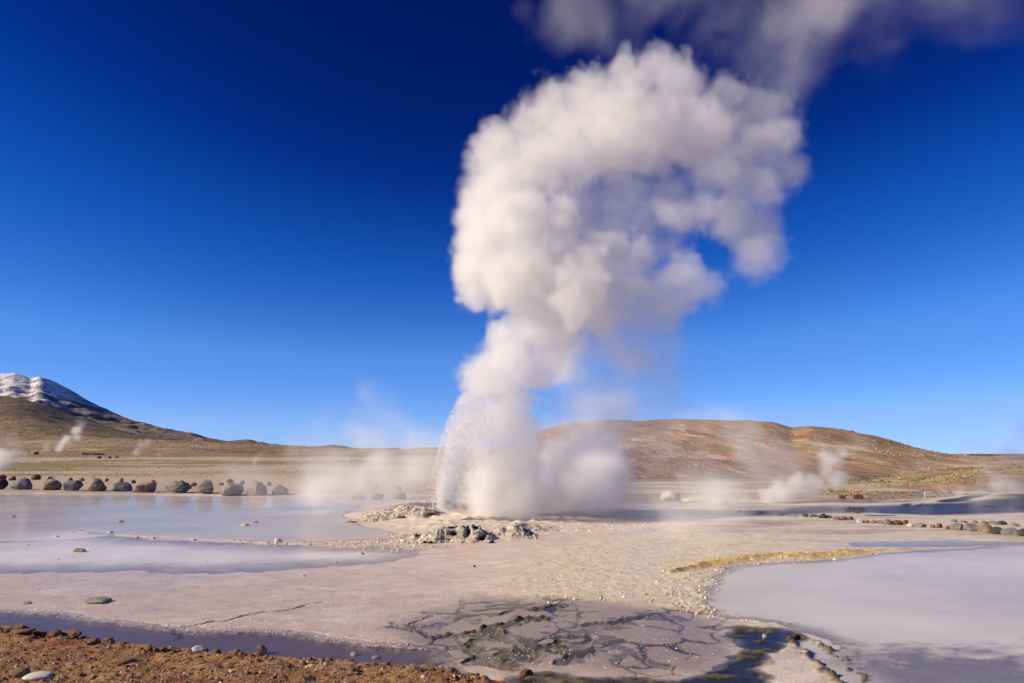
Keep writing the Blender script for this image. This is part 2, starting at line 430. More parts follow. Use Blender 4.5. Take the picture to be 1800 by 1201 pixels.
    mixc(np.exp(-(d / (1.9 * wdt).clip(.02)) ** 2) * .7 * (1 - sstep(.6, .9, t)), (.68, .52, .28)); mixc(m * 1.4 * (1 - .6 * sstep(.62, .9, t)), (.64, .44, .15)); mixc(m * sstep(.1, .5, a3) * .6, (.40, .27, .09)); ww -= m * .5
    # a second low nodular ridge from the ochre ridge to the plates
    d, t = seg_dist(x + .12 * a2, y + .2 * a2, G([(1255, 1005), (1240, 1025), (1225, 1045), (1235, 1065), (1290, 1085), (1345, 1093)]))
    m = np.exp(-(d / .26) ** 2) * sstep(-.5, .2, a2 + .5 * a3); zz += m * (.008 + .02 * np.abs(a3) + .014 * a4); mixc(m * .8, (.70, .62, .46)); ww -= m * .3
    # the bank the camera stands on
    sd = poly_sd(x, y, BANK) + .06 * a2 + .045 * a3 + .02 * a4
    m = sstep(-.03, .05, sd)
    blendz(m, .05 + .07 * sstep(0, .5, sd) + .02 * a2 + .026 * a3 + .014 * a4); ww *= 1 - m
    mixc(m, (.345, .18, .075))
    mixc(m * sstep(.1, .4, a2 + .4 * a3), (.25, .125, .06)); mixc(m * sstep(.1, .4, fbm(x * .9, y * .9, 3, 71) + .25 * a3), (.36, .115, .05))
    mixc(m * sstep(.2, .5, a3 + .5 * a4) * .6, (.42, .28, .16))
    m = sstep(.6, 1.6, x) * sstep(-.3, .1, poly_sd(x, y, BANK)); mixc(m, (.10, .085, .03))
    z[near] = zz; col[near] = cc; milk[near] = mk; wet[near] = np.clip(ww, 0, 1)
    return (z, col, wet, milk) if milky else (z, col, wet)

ang = np.concatenate([np.linspace(-46, 46, 640), np.linspace(46, 314, 62)[1:-1]]); ang = np.radians(ang)
rad = np.concatenate([np.geomspace(.6, 5, 26)[:-1], np.geomspace(5, 60, 640)[:-1], np.geomspace(60, 9000, 250)])
R, A = np.meshgrid(rad, ang, indexing='ij')
GX = (R * np.sin(A)).ravel(); GY = (R * np.cos(A)).ravel()
gz, gcol, gwet, gmilk = ground(GX, GY, True, True)
gv = np.stack([GX, GY, gz], -1)
gf = grid_faces(len(rad), len(ang), True)
# close the middle under the camera
gv = np.vstack([gv, [[0, 0, float(gz[:len(ang)].mean())]]])
k = len(gv) - 1; na = len(ang); i = np.arange(na)
me = mesh('ground', gv, np.vstack([gf, np.stack([i, (i + 1) % na, np.full(na, k), np.full(na, k)], -1)[:0]]))
gcol = np.vstack([gcol, gcol[:1]]); gwet = np.append(gwet, 0)
color_attr(me, 'col', gcol); float_attr(me, 'wet', gwet)

m, nt, out = new_mat('ground'); b = NB(nt)
p = b.n('ShaderNodeBsdfPrincipled'); co = b.coord('Object')
na1 = b.noise(3.2, co, 6, .6); na2 = b.noise(38, co, 5, .7); na3 = b.noise(70, co, 3, .75)
c = b.attr('col').outputs['Color']
c = b.mix(1., c, b.mix(b.ramp(na1, .3, .7), (.86, .85, .84), (1.14, 1.15, 1.16)), 'MULTIPLY')
wetf = b.attr('wet').outputs['Fac']
dry = b.math('SUBTRACT', 1.0, wetf)
c = b.mix(1., c, b.mix(b.ramp(na2, .28, .72), b.mix(dry, (.74, .74, .74), (.42, .42, .42)), b.mix(dry, (1.22, 1.22, 1.22), (1.5, 1.5, 1.5))), 'MULTIPLY')
c = b.mix(b.math('MULTIPLY', b.ramp(na3, .60, .68), b.math('MULTIPLY', wetf, .6)), c, (.76, .70, .65))
b.put(p.inputs['Base Color'], c)
b.put(p.inputs['Roughness'], b.ramp(wetf, 0, 1, .92, .5))
b.put(p.inputs['Specular IOR Level'], b.ramp(wetf, 0, 1, .25, .3))
hh = b.math('ADD', b.math('MULTIPLY', na2, b.ramp(wetf, 0, 1, 1.6, .5)), b.math('MULTIPLY', na3, .35))
b.put(p.inputs['Normal'], b.bump(hh, .55, .02))
gf_ = b.n('ShaderNodeFresnel'); gf_.inputs[0].default_value = 1.33
gg = b.n('ShaderNodeBsdfGlossy'); gg.inputs['Roughness'].default_value = .2
mx = b.n('ShaderNodeMixShader'); b.put(mx.inputs[0], b.math('MULTIPLY', b.math('MULTIPLY', gf_.outputs[0], .55), b.attr('film').outputs['Fac']))
nt.links.new(p.outputs[0], mx.inputs[1]); nt.links.new(gg.outputs[0], mx.inputs[2]); nt.links.new(mx.outputs[0], out.inputs[0])
float_attr(me, 'film', (.4 + .6 * np.exp(-np.maximum(np.append(gz, 1), 0) / .016)) * np.minimum(gwet * 1.5, 1))
tag(link('ground', me, m), kind='structure')

def hit(x, y):
    """Where the line of sight through a pixel first meets the plain."""
    d = ray(x, y); d = d / np.hypot(d[0], d[1])
    t = np.geomspace(30, 4000, 4000)
    zz = ground(d[0] * t, d[1] * t, False)
    below = np.nonzero(H + d[2] * t < zz)[0]
    k = below[0] if len(below) else len(t) - 1
    return np.array([d[0] * t[k], d[1] * t[k], zz[k]])

# water: one level sheet over the flat, showing wherever the sinter lies below it
m, nt, out = new_mat('water'); b = NB(nt)
co = b.coord('Object')
w1 = b.noise(7., b.coord('Object', (1, .5, 1)), 3, .5); w2 = b.noise(30., co, 2, .5)
nrm = b.bump(b.math('ADD', w1, b.math('MULTIPLY', w2, .35)), .10, .012)
gl = b.n('ShaderNodeBsdfGlossy'); gl.inputs['Roughness'].default_value = .10; b.put(gl.inputs['Normal'], nrm)
tr = b.n('ShaderNodeBsdfTransparent'); tr.inputs[0].default_value = (.975, .97, .97, 1)
df = b.n('ShaderNodeBsdfDiffuse'); df.inputs[0].default_value = (.76, .71, .68, 1)
ml = b.n('ShaderNodeMixShader'); b.put(ml.inputs[0], b.math('MULTIPLY', b.attr('milk').outputs['Fac'], b.ramp(b.noise(.35, co, 3), .3, .7, .8, 1.15))); nt.links.new(tr.outputs[0], ml.inputs[1]); nt.links.new(df.outputs[0], ml.inputs[2])
fr = b.n('ShaderNodeFresnel'); fr.inputs[0].default_value = 1.33; b.put(fr.inputs['Normal'], nrm)
ms = b.n('ShaderNodeMixShader'); b.put(ms.inputs[0], b.math('MULTIPLY', fr.outputs[0], .5)); nt.links.new(ml.outputs[0], ms.inputs[1]); nt.links.new(gl.outputs[0], ms.inputs[2])
nt.links.new(ms.outputs[0], out.inputs[0])
nc_ = len(ang); r0, r1 = np.searchsorted(rad, 4.5), np.searchsorted(rad, 50.); cs = np.arange(0, 640, 2); rs = np.arange(r0, r1, 2)
sel = (rs[:, None] * nc_ + cs[None, :]).ravel()
wv = np.stack([GX[sel], GY[sel], np.zeros(len(sel))], -1)
me = mesh('water', wv, grid_faces(len(rs), len(cs))); float_attr(me, 'milk', np.clip(gmilk[sel], 0, .95) * np.clip(-gz[sel] / .014, 0, 1))
tag(link('water', me, m), kind='structure')
print('ground', round(time.time() - T0, 1))

# ------------------------------------------------------------------ hills
def hill(name, crest, Y, front, base_z, back, ncol, nrow, amp, scale, mat, colour, prof=1.0, ridg=0.0):
    """A ridge whose crest stands at depth Y, falling to base_z at depth `front` and `back`."""
    cx = np.array([c[0] for c in crest], float); cyy = np.array([c[1] for c in crest], float)
    xs = np.linspace(cx[0], cx[-1], ncol)
    # smooth the crest a little
    ys = np.interp(xs, cx, cyy); k = max(3, ncol // 90); ker = np.hanning(k + 2)[1:-1]; ker /= ker.sum()
    ys = np.convolve(np.pad(ys, k, mode='edge'), ker, 'same')[k:-k]
    Y = np.interp(xs, [q[0] for q in Y], [q[1] for q in Y]) if isinstance(Y, list) else np.full(ncol, float(Y))
    back = back * Y / Y.max()
    P = np.array([at(a, q, w) for a, q, w in zip(xs, ys, Y)])
    rows = np.concatenate([np.linspace(0, 1, nrow), np.linspace(1, 1.6, nrow // 4)[1:]])
    V = []
    for t in rows:
        if t <= 1: dep = front + (Y - front) * t; hgt = (t ** 1.0 * (1 - .0) if prof == 1 else t ** prof)
        else: dep = Y + (back - Y) * (t - 1) / .6; hgt = 1 - sstep(0, 1, (t - 1) / .6)
        if t <= 1: hgt = .55 * sstep(0, 1, hgt) + .45 * hgt
        X = P[:, 0] * dep / Y * (1 if t <= 1 else Y / dep)
        Z = base_z + (P[:, 2] - base_z) * hgt
        V.append(np.stack([X, dep, Z], -1))
    V = np.array(V).reshape(-1, 3)
    tt = np.repeat(rows, ncol)
    n = fbm(V[:, 0] / scale, V[:, 1] / scale, 6, 101)
    if ridg: n = n * (1 - ridg) + ridg * (.5 - 2 * np.abs(fbm(V[:, 0] / scale, V[:, 1] / scale * .35, 5, 131)))
    V[:, 2] += amp * n * sstep(0, .15, tt) * (.35 + .65 * (1 - np.exp(-((tt - 1) / .12) ** 2)))
    me = mesh(name, V, grid_faces(len(rows), ncol))
    color_attr(me, 'col', colour(V, tt, np.repeat(P[:, 2][None], len(rows), 0).ravel()))
    return tag(link(name, me, mat), kind='structure')

def lerp(a, b, m): return np.asarray(a) * (1 - m[:, None]) + np.asarray(b) * m[:, None]

def col_volcano(V, t, cz):
    n = fbm(V[:, 0] / 220, V[:, 1] / 500, 6, 201); n2 = fbm(V[:, 0] / 45, V[:, 1] / 160, 5, 211)
    c = lerp((.165, .125, .105), (.24, .175, .13), sstep(-.2, .3, n))
    snow = sstep(270, 400, V[:, 2] + 120 * n + 90 * n2) * sstep(-.55, -.1, n2 + .0012 * (V[:, 2] - 420))
    n3 = fbm(V[:, 0] / 30, V[:, 1] / 140, 5, 217, .6)
    snow = snow * sstep(-.32, -.02, n3 + .0014 * (V[:, 2] - 430))
    return lerp2(c, (.78, .79, .82), np.clip(snow, 0, 1))

def lerp2(a, b, m): return a * (1 - m[:, None]) + np.asarray(b) * m[:, None]

far_mat = attr_mat('far_slope', .95, (.012, .06), .8, 6., .22, .4)
mid_mat = attr_mat('hill_slope', .95, (.16, 1.0), .9, .5, .30, .2)
hill('volcano', [(-700, 790), (-500, 750), (-300, 712), (-150, 672), (-60, 655), (0, 658), (25, 657), (48, 664), (54, 667), (70, 663.5), (80, 669), (100, 684), (130, 702), (180, 727),
     (225, 737), (270, 750), (330, 763), (365, 773), (400, 778), (427, 776), (440, 776), (460, 781), (520, 800), (560, 815), (700, 850)], 6000, 3200, 30, 8000, 520, 120, 60, 260, far_mat, col_volcano, 1.25, .5)

def col_foot(V, t, cz):
    n = fbm(V[:, 0] / 120, V[:, 1] / 260, 5, 221); n2 = fbm(V[:, 0] / 18, V[:, 1] / 40, 4, 223)
    c = lerp((.12, .075, .05), (.215, .145, .065), sstep(-.15, .35, n + (.62 - t) * 1.6))
    return lerp2(c, (.30, .215, .085), sstep(.55, .30, t + .2 * n) * .8) * (1 + .25 * n2[:, None])
hill('foothill', [(-700, 700), (-300, 685), (-60, 690), (0, 696), (30, 700), (60, 709), (100, 727), (130, 738), (180, 752), (250, 767), (320, 776), (400, 783), (480, 790), (560, 800)],
     2300, 1050, 12, 3000, 420, 110, 10, 120, far_mat, col_foot, 1.2, .3)

def col_slope(V, t, cz):
    n = fbm(V[:, 0] / 40, V[:, 1] / 120, 5, 231); n2 = fbm(V[:, 0] / 5, V[:, 1] / 14, 4, 233)
    c = lerp((.225, .14, .08), (.31, .225, .11), sstep(-.2, .3, n + .3 * n2))
    return c * (1 + .3 * n2[:, None])
hill('slope', [(-700, 772), (-200, 768), (0, 766), (150, 768), (300, 774), (450, 780), (520, 784), (600, 788.5), (700, 790.5), (750, 787), (800, 786), (860, 792), (920, 798), (1000, 806), (1300, 814), (2000, 814), (2600, 814)],
     1150, 420, 2.2, 1600, 520, 90, 2.4, 60, attr_mat('slope_soil', .95, (.03, .22), .8, 2., .3, .2), col_slope, 1.15)

def col_hill(V, t, cz):
    n = fbm(V[:, 0] / 28, V[:, 1] / 110, 5, 241); n2 = fbm(V[:, 0] / 5, V[:, 1] / 24, 5, 243); n3 = fbm(V[:, 0] / 1.3, V[:, 1] / 7, 3, 247)
    c = lerp((.27, .165, .095), (.33, .225, .115), sstep(-.2, .3, n))
    red = sstep(.0, .25, fbm(V[:, 0] / 22, V[:, 1] / 70, 4, 251) - (t - .42) * .9) * sstep(.02, .12, t)
    c = lerp2(c, (.34, .175, .11), red * .75)
    c = lerp2(c, (.46, .335, .26), sstep(.12, .32, n2 + .3 * n3) * sstep(.75, .5, t) * .8)
    c = lerp2(c, (.26, .215, .09), sstep(.1, .35, fbm(V[:, 0] / 15, V[:, 1] / 60, 4, 255)) * sstep(.4, .8, t) * .6)
    return c * (1 + .28 * n3[:, None])
HILL = [(800, 803), (860, 792), (920, 772), (945, 762), (975, 754), (1010, 748), (1060, 743.5), (1110, 741.5), (1160, 738.5), (1200, 737), (1250, 738), (1300, 742), (1345, 745), (1365, 748),
        (1392, 757), (1408, 754), (1424, 752), (1460, 757), (1500, 763), (1535, 768), (1570, 778), (1600, 788), (1640, 798), (1680, 805), (1720, 807), (1760, 806), (1800, 805), (1950, 798), (2300, 800), (2700, 806)]
hill('hill', HILL, 330, 58, .1, 480, 700, 240, 2.6, 26, mid_mat, col_hill, .95, .55)

def col_near(V, t, cz):
    n = fbm(V[:, 0] / 6, V[:, 1] / 8, 5, 261); n2 = fbm(V[:, 0] / .9, V[:, 1] / 1.6, 4, 263)
    c = lerp((.33, .19, .13), (.37, .245, .155), sstep(-.2, .3, n))
    return lerp2(c, (.36, .29, .11), sstep(.45, .8, t + .3 * n) * .7) * (1 + .3 * n2[:, None])
hill('knoll', [(1380, 866), (1430, 861), (1480, 857), (1540, 852), (1600, 845), (1650, 838), (1690, 830), (1740, 828), (1800, 821), (1900, 815), (2100, 812), (2400, 830), (2600, 850)],
     [(1380, 37), (1480, 43), (1560, 50), (1650, 58), (1700, 66), (1900, 74), (2600, 74)], 30.5, .03, 95, 460, 140, .35, 6, attr_mat('knoll_soil', .95, (.5, 3.5), .9, .2, .3, .3), col_near, 1.0, .2)
print('hills', round(time.time() - T0, 1))

# ------------------------------------------------------------------ rocks
def rock_mesh(name, seed, size, sub=3, facets=7, rough=.16, boxy=0.0, smooth=True):
    """An angular boulder: a ball cut by random planes and roughened; size = (w, d, h), standing on z=0."""
    r = np.random.default_rng(seed)
    v, f = ico(sub); v = v.copy()
    if boxy: v = v / (np.abs(v) ** 4).sum(1, keepdims=True) ** .25 * boxy + v * (1 - boxy)
    for _ in range(facets):
        n = r.normal(size=3); n /= np.linalg.norm(n); k = r.uniform(.58, .88)
        d = v @ n - k; v = v - np.where(d > 0, d * .97, 0)[:, None] * n
    q = v * 1.3 + seed * 3.7
    v = v * (1 + rough * fbm3(q, 4, seed % 50))[:, None]
    lo, hi = v.min(0), v.max(0)
    v = (v - (lo + hi) / 2) / (hi - lo) * np.array([size[0], size[1], size[2] * 1.30])
    v[:, 2] -= v[:, 2].min() + size[2] * .30
    return mesh(name, v, f, smooth)

RM = {
    'grey': rock_mat('grey_rock', (.19, .175, .16), (.33, .30, .27)),
    'blue': rock_mat('bluegrey_rock', (.13, .14, .155), (.26, .265, .27)),
    'dark': rock_mat('dark_rock', (.04, .037, .036), (.085, .075, .07)),
    'brown': rock_mat('brown_rock', (.22, .155, .115), (.35, .265, .20)),
    'tan': rock_mat('tan_rock', (.44, .31, .215), (.33, .225, .16), spots=(.09, .07, .06)),
    'red': rock_mat('red_rock', (.30, .065, .05), (.20, .06, .05)),
    'pink': rock_mat('pink_rock', (.46, .20, .17), (.40, .26, .22)),
    'rust': rock_mat('rust_rock', (.22, .085, .06), (.12, .05, .04)),
    'cream': rock_mat('cream_sinter', (.58, .50, .38), (.68, .61, .50), 6., .8, .6, .02),
    'sinter': rock_mat('grey_sinter', (.40, .34, .28), (.52, .45, .37), 9., .75, .8, .03),
    'soil': rock_mat('soil_clod', (.20, .11, .055), (.33, .20, .11), 20., .95, .7, .01),
    'white': rock_mat('white_stone', (.62, .57, .50), (.72, .68, .62), 20., .8, .5, .006),
}
_seed = [100]
def boulder(name, px, base, w, h, mat, label, cat='boulder', group=None, Y=None, depth=1.0, facets=7, rough=.16, sub=3, boxy=0., rot=None, z=None):
    """A rock whose foot is seen at pixel (px, base), w by h pixels large."""
    _seed[0] += 1
    if z is None:
        P = gp(px, base, .03)
        for _ in range(3): P = gp(px, base, float(ground(P[0:1], P[1:2])[0][0]))
    else: P = np.array(z)
    s = P[1] / F
    me = rock_mesh(name, _seed[0], (w * s, w * s * depth, h * s), sub, facets, rough, boxy, w < 18 or mat in ('cream', 'white'))
    o = link(name, me, RM[mat], None, (P[0], P[1] + w * s * depth * .3, P[2] - .005))
    if rot: o.rotation_euler[2] = rot
    return tag(o, label, cat, group)

FR = 'boulders lined up behind the left pool'
front = [
    (-5, 861, 22, 18, 'dark', 'dark boulder cut off by the picture edge, first in the row behind the pool'),
    (31, 861, 36, 20, 'blue', 'blue-grey boulder with a dark wedge foot, second from left behind the pool'),
    (82, 862, 34, 20, 'tan', 'tan boulder with dark right flank, third in the row behind the pool'),
    (121, 863, 33, 18, 'blue', 'faceted blue-grey boulder, fourth from left in the row behind the pool'),
    (163, 864, 30, 23, 'brown', 'tall rounded brown-grey boulder, fifth in the row behind the pool'),
    (210, 864, 32, 16, 'blue', 'low angular blue-grey boulder, sixth in the row behind the pool'),
    (251, 866, 34, 20, 'tan', 'orange-brown boulder with dark broken right side, seventh behind the pool'),
    (305, 867, 45, 22, 'grey', 'widest boulder of the row, rough pitted grey stone behind the pool'),
    (357, 868, 30, 24, 'grey', 'tall blocky grey boulder just right of the widest one'),
    (403, 869, 38, 21, 'grey', 'grey boulder with a small red stone showing behind its top'),
    (447, 871, 34, 24, 'brown', 'brownish boulder fading into the drifting steam'),
    (490, 871, 28, 18, 'blue', 'grey boulder almost hidden in the drifting steam'),
    (629, 878, 21, 13, 'blue', 'first of three steam-veiled boulders left of the geyser'),
    (662, 879, 24, 12, 'blue', 'middle one of three steam-veiled boulders left of the geyser'),
    (701, 878, 23, 12, 'blue', 'steam-veiled boulder nearest to the geyser jet on its left'),
]
for i, (x, y, w, h, c, lb) in enumerate(front):
    boulder('boulder', x, y, w, h, c, lb, 'boulder', FR, depth=.9, facets=14 if c in ('blue', 'grey') else 9, rough=.3 if x == 305 else .2, boxy=.5 if x == 357 else .15, sub=4 if x == 305 else 3)
BR = 'small stones behind the boulder row'
back = [(1, 844, 13, 9, 'red', 'bright red stone at the left picture edge'), (19, 845, 12, 8, 'rust', 'rust-red stone, second in the back row at far left'),
        (60, 844, 15, 10, 'rust', 'largest stone of the back row, rust red with black side'), (87, 845, 11, 7, 'dark', 'dark stone peeping over the tan boulder'),
        (44, 847, 7, 6, 'dark', 'tiny dark stone peeping over the second boulder'),
        (122, 846, 8, 7, 'rust', 'small reddish stone peeping over the faceted blue-grey boulder'), (142, 846, 9, 6, 'brown', 'small brown stone left of the tall rounded boulder'),
        (185, 847, 9, 6, 'brown', 'small brown stone right of the tall rounded boulder'), (211, 849, 8, 9, 'brown', 'upright brown stone above the low angular boulder'),
        (233, 850, 8, 6, 'dark', 'small dark stone before the orange-brown boulder'), (267, 852, 9, 8, 'brown', 'small stone at the upper right of the orange-brown boulder'),
        (326, 854, 9, 6, 'pink', 'small pink stone at right shoulder of the widest boulder'), (338, 855, 13, 7, 'pink', 'flat pink-red stone left of the tall blocky boulder'),
        (387, 853, 9, 5, 'brown', 'small brown stone right of the tall blocky boulder'), (402, 851, 13, 9, 'red', 'red stone on top of the grey boulder line before the steam'),
        (425, 852, 8, 8, 'dark', 'small dark upright stone right of the red one'), (448, 853, 9, 8, 'dark', 'dark stone peeping over the brownish boulder in the steam'),
        (471, 854, 9, 7, 'brown', 'small brown stone in the steam right of the brownish boulder'), (660, 859, 9, 8, 'brown', 'faint small stone in steam left of the geyser'),
        (701, 862, 9, 8, 'brown', 'faint small stone in steam close left of the geyser jet')]
for x, y, w, h, c, lb in back: boulder('stone', x, y, w, h, c, lb, 'stone', BR, facets=6)

RR = 'stones edging the path on the right'
right = [(1300, 901, 9, 4, 'grey', 'low grey stone furthest left of the right-hand stone edging'), (1337, 903, 12, 4, 'grey', 'low grey stone second from left in the right-hand edging'),
         (1373, 907, 13, 7, 'dark', 'isolated dark stone at the left end of the right-hand edging'), (1395, 908, 14, 5, 'grey', 'flat grey stone beside the isolated dark one'),
         (1417, 909, 12, 6, 'dark', 'dark stone between flat grey stone and pink stones'), (1432, 909, 12, 5, 'dark', 'low dark stone just left of the tall dark one'), (1447, 911, 14, 8, 'dark', 'tall dark stone left of the first pink stones'),
         (1459, 911, 10, 5, 'brown', 'small brown stone before the first pink stones'),
         (1472, 914, 11, 6, 'brown', 'brown stone below the first pink stones'), (1482, 914, 12, 7, 'pink', 'first pink stone of the right-hand edging'), (1495, 914, 14, 6, 'pink', 'second pink stone of the right-hand edging'),
         (1512, 919, 10, 7, 'white', 'whitish stone right of the two pink ones'), (1524, 919, 10, 5, 'pink', 'small pink stone before the grey-brown group'), (1536, 920, 12, 6, 'pink', 'wide pink stone in the grey-brown group'),
         (1548, 921, 10, 6, 'brown', 'small brown stone left of the domed grey one'), (1563, 923, 16, 10, 'grey', 'domed grey stone just left of the red block'),
         (1580, 923, 18, 8, 'red', 'largest red painted block of the right-hand edging'), (1593, 921, 10, 7, 'red', 'smaller red stone touching the largest red block'),
         (1602, 926, 12, 6, 'cream', 'cream-topped stone right of the red ones'), (1622, 927, 20, 7, 'grey', 'long low grey stone with pale face'), (1639, 928, 14, 6, 'tan', 'small tan stone left of the single red one'),
         (1653, 928, 9, 8, 'red', 'single small red stone among pale ones'), (1667, 930, 13, 6, 'pink', 'pale pink stone right of the single red one'), (1685, 932, 22, 12, 'grey', 'grey boulder first of the five large ones at right'),
         (1711, 934, 23, 14, 'grey', 'roundest grey boulder, second of the five large ones at right'), (1736, 937, 24, 15, 'brown', 'brown-grey boulder, third of the five large ones at right'),
         (1759, 939, 21, 12, 'dark', 'dark brown boulder, fourth of the five large ones at right'), (1781, 941, 27, 13, 'grey', 'long grey boulder, last of the five large ones at right'), (1802, 943, 14, 13, 'dark', 'dark boulder cut off at the right picture edge')]
for x, y, w, h, c, lb in right: boulder('edging_stone', x, y, w, h, c, lb, 'stone', RR, depth=.9, facets=5, rough=.12, boxy=.3 if c in ('red', 'pink', 'white') else .0)
RB = 'far edging stones on the right'
for k, (x, y, w, h, c) in enumerate([(1679, 918, 10, 5, 'grey'), (1696, 919, 12, 4, 'grey'), (1716, 920, 12, 5, 'brown'), (1734, 921, 12, 6, 'brown'), (1750, 922, 15, 6, 'grey'), (1765, 923, 13, 7, 'dark'), (1786, 925, 11, 6, 'brown')]):
    boulder('edging_stone', x, y, w, h, c, '%s of the seven small stones behind the large right-hand boulders' % ('first second third fourth fifth sixth last'.split()[k]), 'stone', RB, facets=5)
for k in range(14):
    x = 1490 + 38 * random.random(); y = 897 + 6 * random.random()
    boulder('rubble_stone', x, y, random.uniform(7, 11), random.uniform(5, 9), random.choice(['dark', 'dark', 'grey', 'brown']), 'small dark stone in the rubble heap beyond the pink stones', 'stone', 'rubble heap right of centre', facets=5, sub=2)
for k in range(22):
    x = random.choice([random.uniform(1588, 1640), random.uniform(1690, 1800), random.uniform(1690, 1800)]); y = 890 + (x - 1590) * .012 + random.uniform(-1, 1)
    boulder('distant_stone', x, y, random.uniform(5, 9), random.uniform(3, 5), random.choice(['brown', 'pink', 'grey', 'cream']), 'tiny stone in the distant line before the white sign and mound', 'stone', 'distant line of stones right', facets=5, sub=2)

# pale sinter cone and its low mound, right of centre
boulder('sinter_cone', 1181, 881, 34, 19, 'cream', 'cream sinter cone standing alone right of the geyser steam', 'rock formation', facets=4, rough=.22, sub=4)
boulder('sinter_heap', 1235, 884, 70, 11, 'cream', 'low wide pale sinter heap just right of the sinter cone', 'rock formation', facets=2, rough=.2, sub=4, depth=.5)
boulder('sinter_heap', 1268, 886, 26, 10, 'cream', 'small pointed pale sinter heap right of the low wide one', 'rock formation', facets=2, rough=.2, sub=4)

# stones lying in the pools
PS = 'single stones in the left pool'
for x, y, w, h, c, lb in [(138, 972, 20, 8, 'sinter', 'pale lumpy stone alone in the lavender shallows, darker on its right'), (165, 1061, 44, 9, 'sinter', 'flat slab of crust lying on pink crust at lower left'),
                          (46, 1062, 14, 5, 'sinter', 'small flat crust chip left of the flat slab'), (210, 920, 15, 6, 'sinter', 'flat brownish stone in the left pool above the thin rim'),
                          (430, 926, 15, 6, 'cream', 'pale stone in the left pool, left one of a close pair'), (449, 921, 9, 5, 'sinter', 'small stone in the left pool, right one of a close pair'),
                          (192, 939, 11, 6, 'cream', 'pale knob on the thin rim at its left bend'), (487, 953, 14, 7, 'cream', 'pale knob sitting on the thin rim below the pair of stones'),
                          (634, 976, 11, 5, 'cream', 'pale pebble in pink shallows below the nodule field'), (487, 938, 9, 3, 'cream', 'flat pale pebble just above the rim knob'),
                          (532, 1013, 8, 3, 'cream', 'pale pebble in the shallow band left of centre'), (834, 997, 5, 4, 'dark', 'tiny black pebble on the cream flat before the geyser'),
                          (1345, 1123, 8, 8, 'cream', 'cream pebble sticking up from the dark algae')]:
    boulder('pool_stone', x, y, w, h, c, lb, 'stone', PS, facets=4, depth=.8, rough=.25)
for x, y, w in [(98, 945, 9), (48, 959, 7), (35, 976, 6), (100, 985, 7), (250, 929, 6), (20, 910, 9), (165, 925, 6), (360, 990, 7), (330, 930, 6), (215, 929, 7), (275, 915, 6), (545, 935, 8), (130, 918, 6), (590, 990, 6), (95, 922, 6), (70, 937, 5), (10, 990, 5), (240, 946, 8), (268, 947, 8), (340, 950, 8), (420, 952, 9)]:
    boulder('crust_lump', x, y, w, w * .4, 'cream', 'tiny pale sinter lump poking out of the left shallows', 'stone', 'sinter lumps in the left shallows', facets=3, rough=.3, sub=2)
print('rocks', round(time.time() - T0, 1))

# ------------------------------------------------------------------ geyser mound
mound = link('geyser_mound', None, None, None, gp(800, 935)); tag(mound, 'craggy grey-beige sinter mound with dark hollows at the foot of the geyser', 'rock formation')
def lump(parent, nm, x, y, w, h, mat, sub=4, rough=.34, facets=2, depth=.9, dz=0.):
    _seed[0] += 1
    P = gp(x, y, .10); s = P[1] / F
    me = rock_mesh(nm, _seed[0], (w * s, w * s * depth, h * s), sub, facets, rough)
    o = link(nm, me, RM[mat], parent); o.location = np.array([P[0], P[1] + w * s * depth * .3, .02 + dz]) - np.array(parent.location)
def crag(parent, nm, px0, px1, ybase, prof, depth, pits, mat, seed, nu=300, nv=110, rg=.6):
    """A craggy ledge: prof gives the height in pixels along the front, pits are hollows (x, y, half width, half height) in its face."""
    P0 = gp(px0, ybase, .0); P1 = gp(px1, ybase, .0); s = P0[1] / F
    u = np.linspace(0, 1, nu); v = np.linspace(0, 1, nv); V, U = np.meshgrid(v, u, indexing='ij')
    px = px0 + (px1 - px0) * U
    hgt = np.interp(px, [q[0] for q in prof], [q[1] for q in prof]) * s
    x = P0[0] + (P1[0] - P0[0]) * U; y = P0[1] + depth * V
    f = np.minimum(V / .42, 1); face = 1 - (1 - f) ** 2.2; back = 1 - sstep(.6, 1, V)
    n0 = fbm(x * 2.2, y * 2.2 + seed, 4, seed)
    y = y + .22 * fbm(x * 1.7, x * 0 + seed, 3, seed + 3)
    z = .86 * hgt * face * (.82 + .35 * n0) * (.35 + .65 * back) - .03
    pts = np.stack([x, y, z], -1).reshape(-1, 3)
    env = (np.minimum(1, hgt / (6 * s)) * sstep(0, .06, U) * sstep(1, .94, U)).ravel()
    for fr, am in ((3.5, .10), (9, .055), (22, .024), (50, .010)):
        for k in range(3): pts[:, k] += rg * am * env * np.abs(fbm3(pts * fr, 2, seed + 7 * k + int(fr))) * (1.6 if k == 2 else -1.2 if k == 1 else 1)
    col = lerp((.40, .335, .275), (.58, .50, .415), sstep(-.3, .3, fbm3(pts * 7, 4, seed)))
    col = lerp2(col, (.66, .585, .50), sstep(.1, .45, fbm3(pts * 28, 3, seed + 5)))
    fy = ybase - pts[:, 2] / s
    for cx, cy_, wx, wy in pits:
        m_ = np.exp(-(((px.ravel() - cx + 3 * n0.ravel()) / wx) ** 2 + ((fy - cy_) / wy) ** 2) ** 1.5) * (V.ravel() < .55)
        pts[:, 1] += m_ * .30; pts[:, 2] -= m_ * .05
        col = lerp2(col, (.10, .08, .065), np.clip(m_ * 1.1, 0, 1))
    me = mesh(nm, pts - np.array(parent.location), grid_faces(nv, nu)); color_attr(me, 'col', col)
    return link(nm, me, mat, parent)
sint = attr_mat('sinter_crag', .85, (18., 70.), .8, .02, .22)
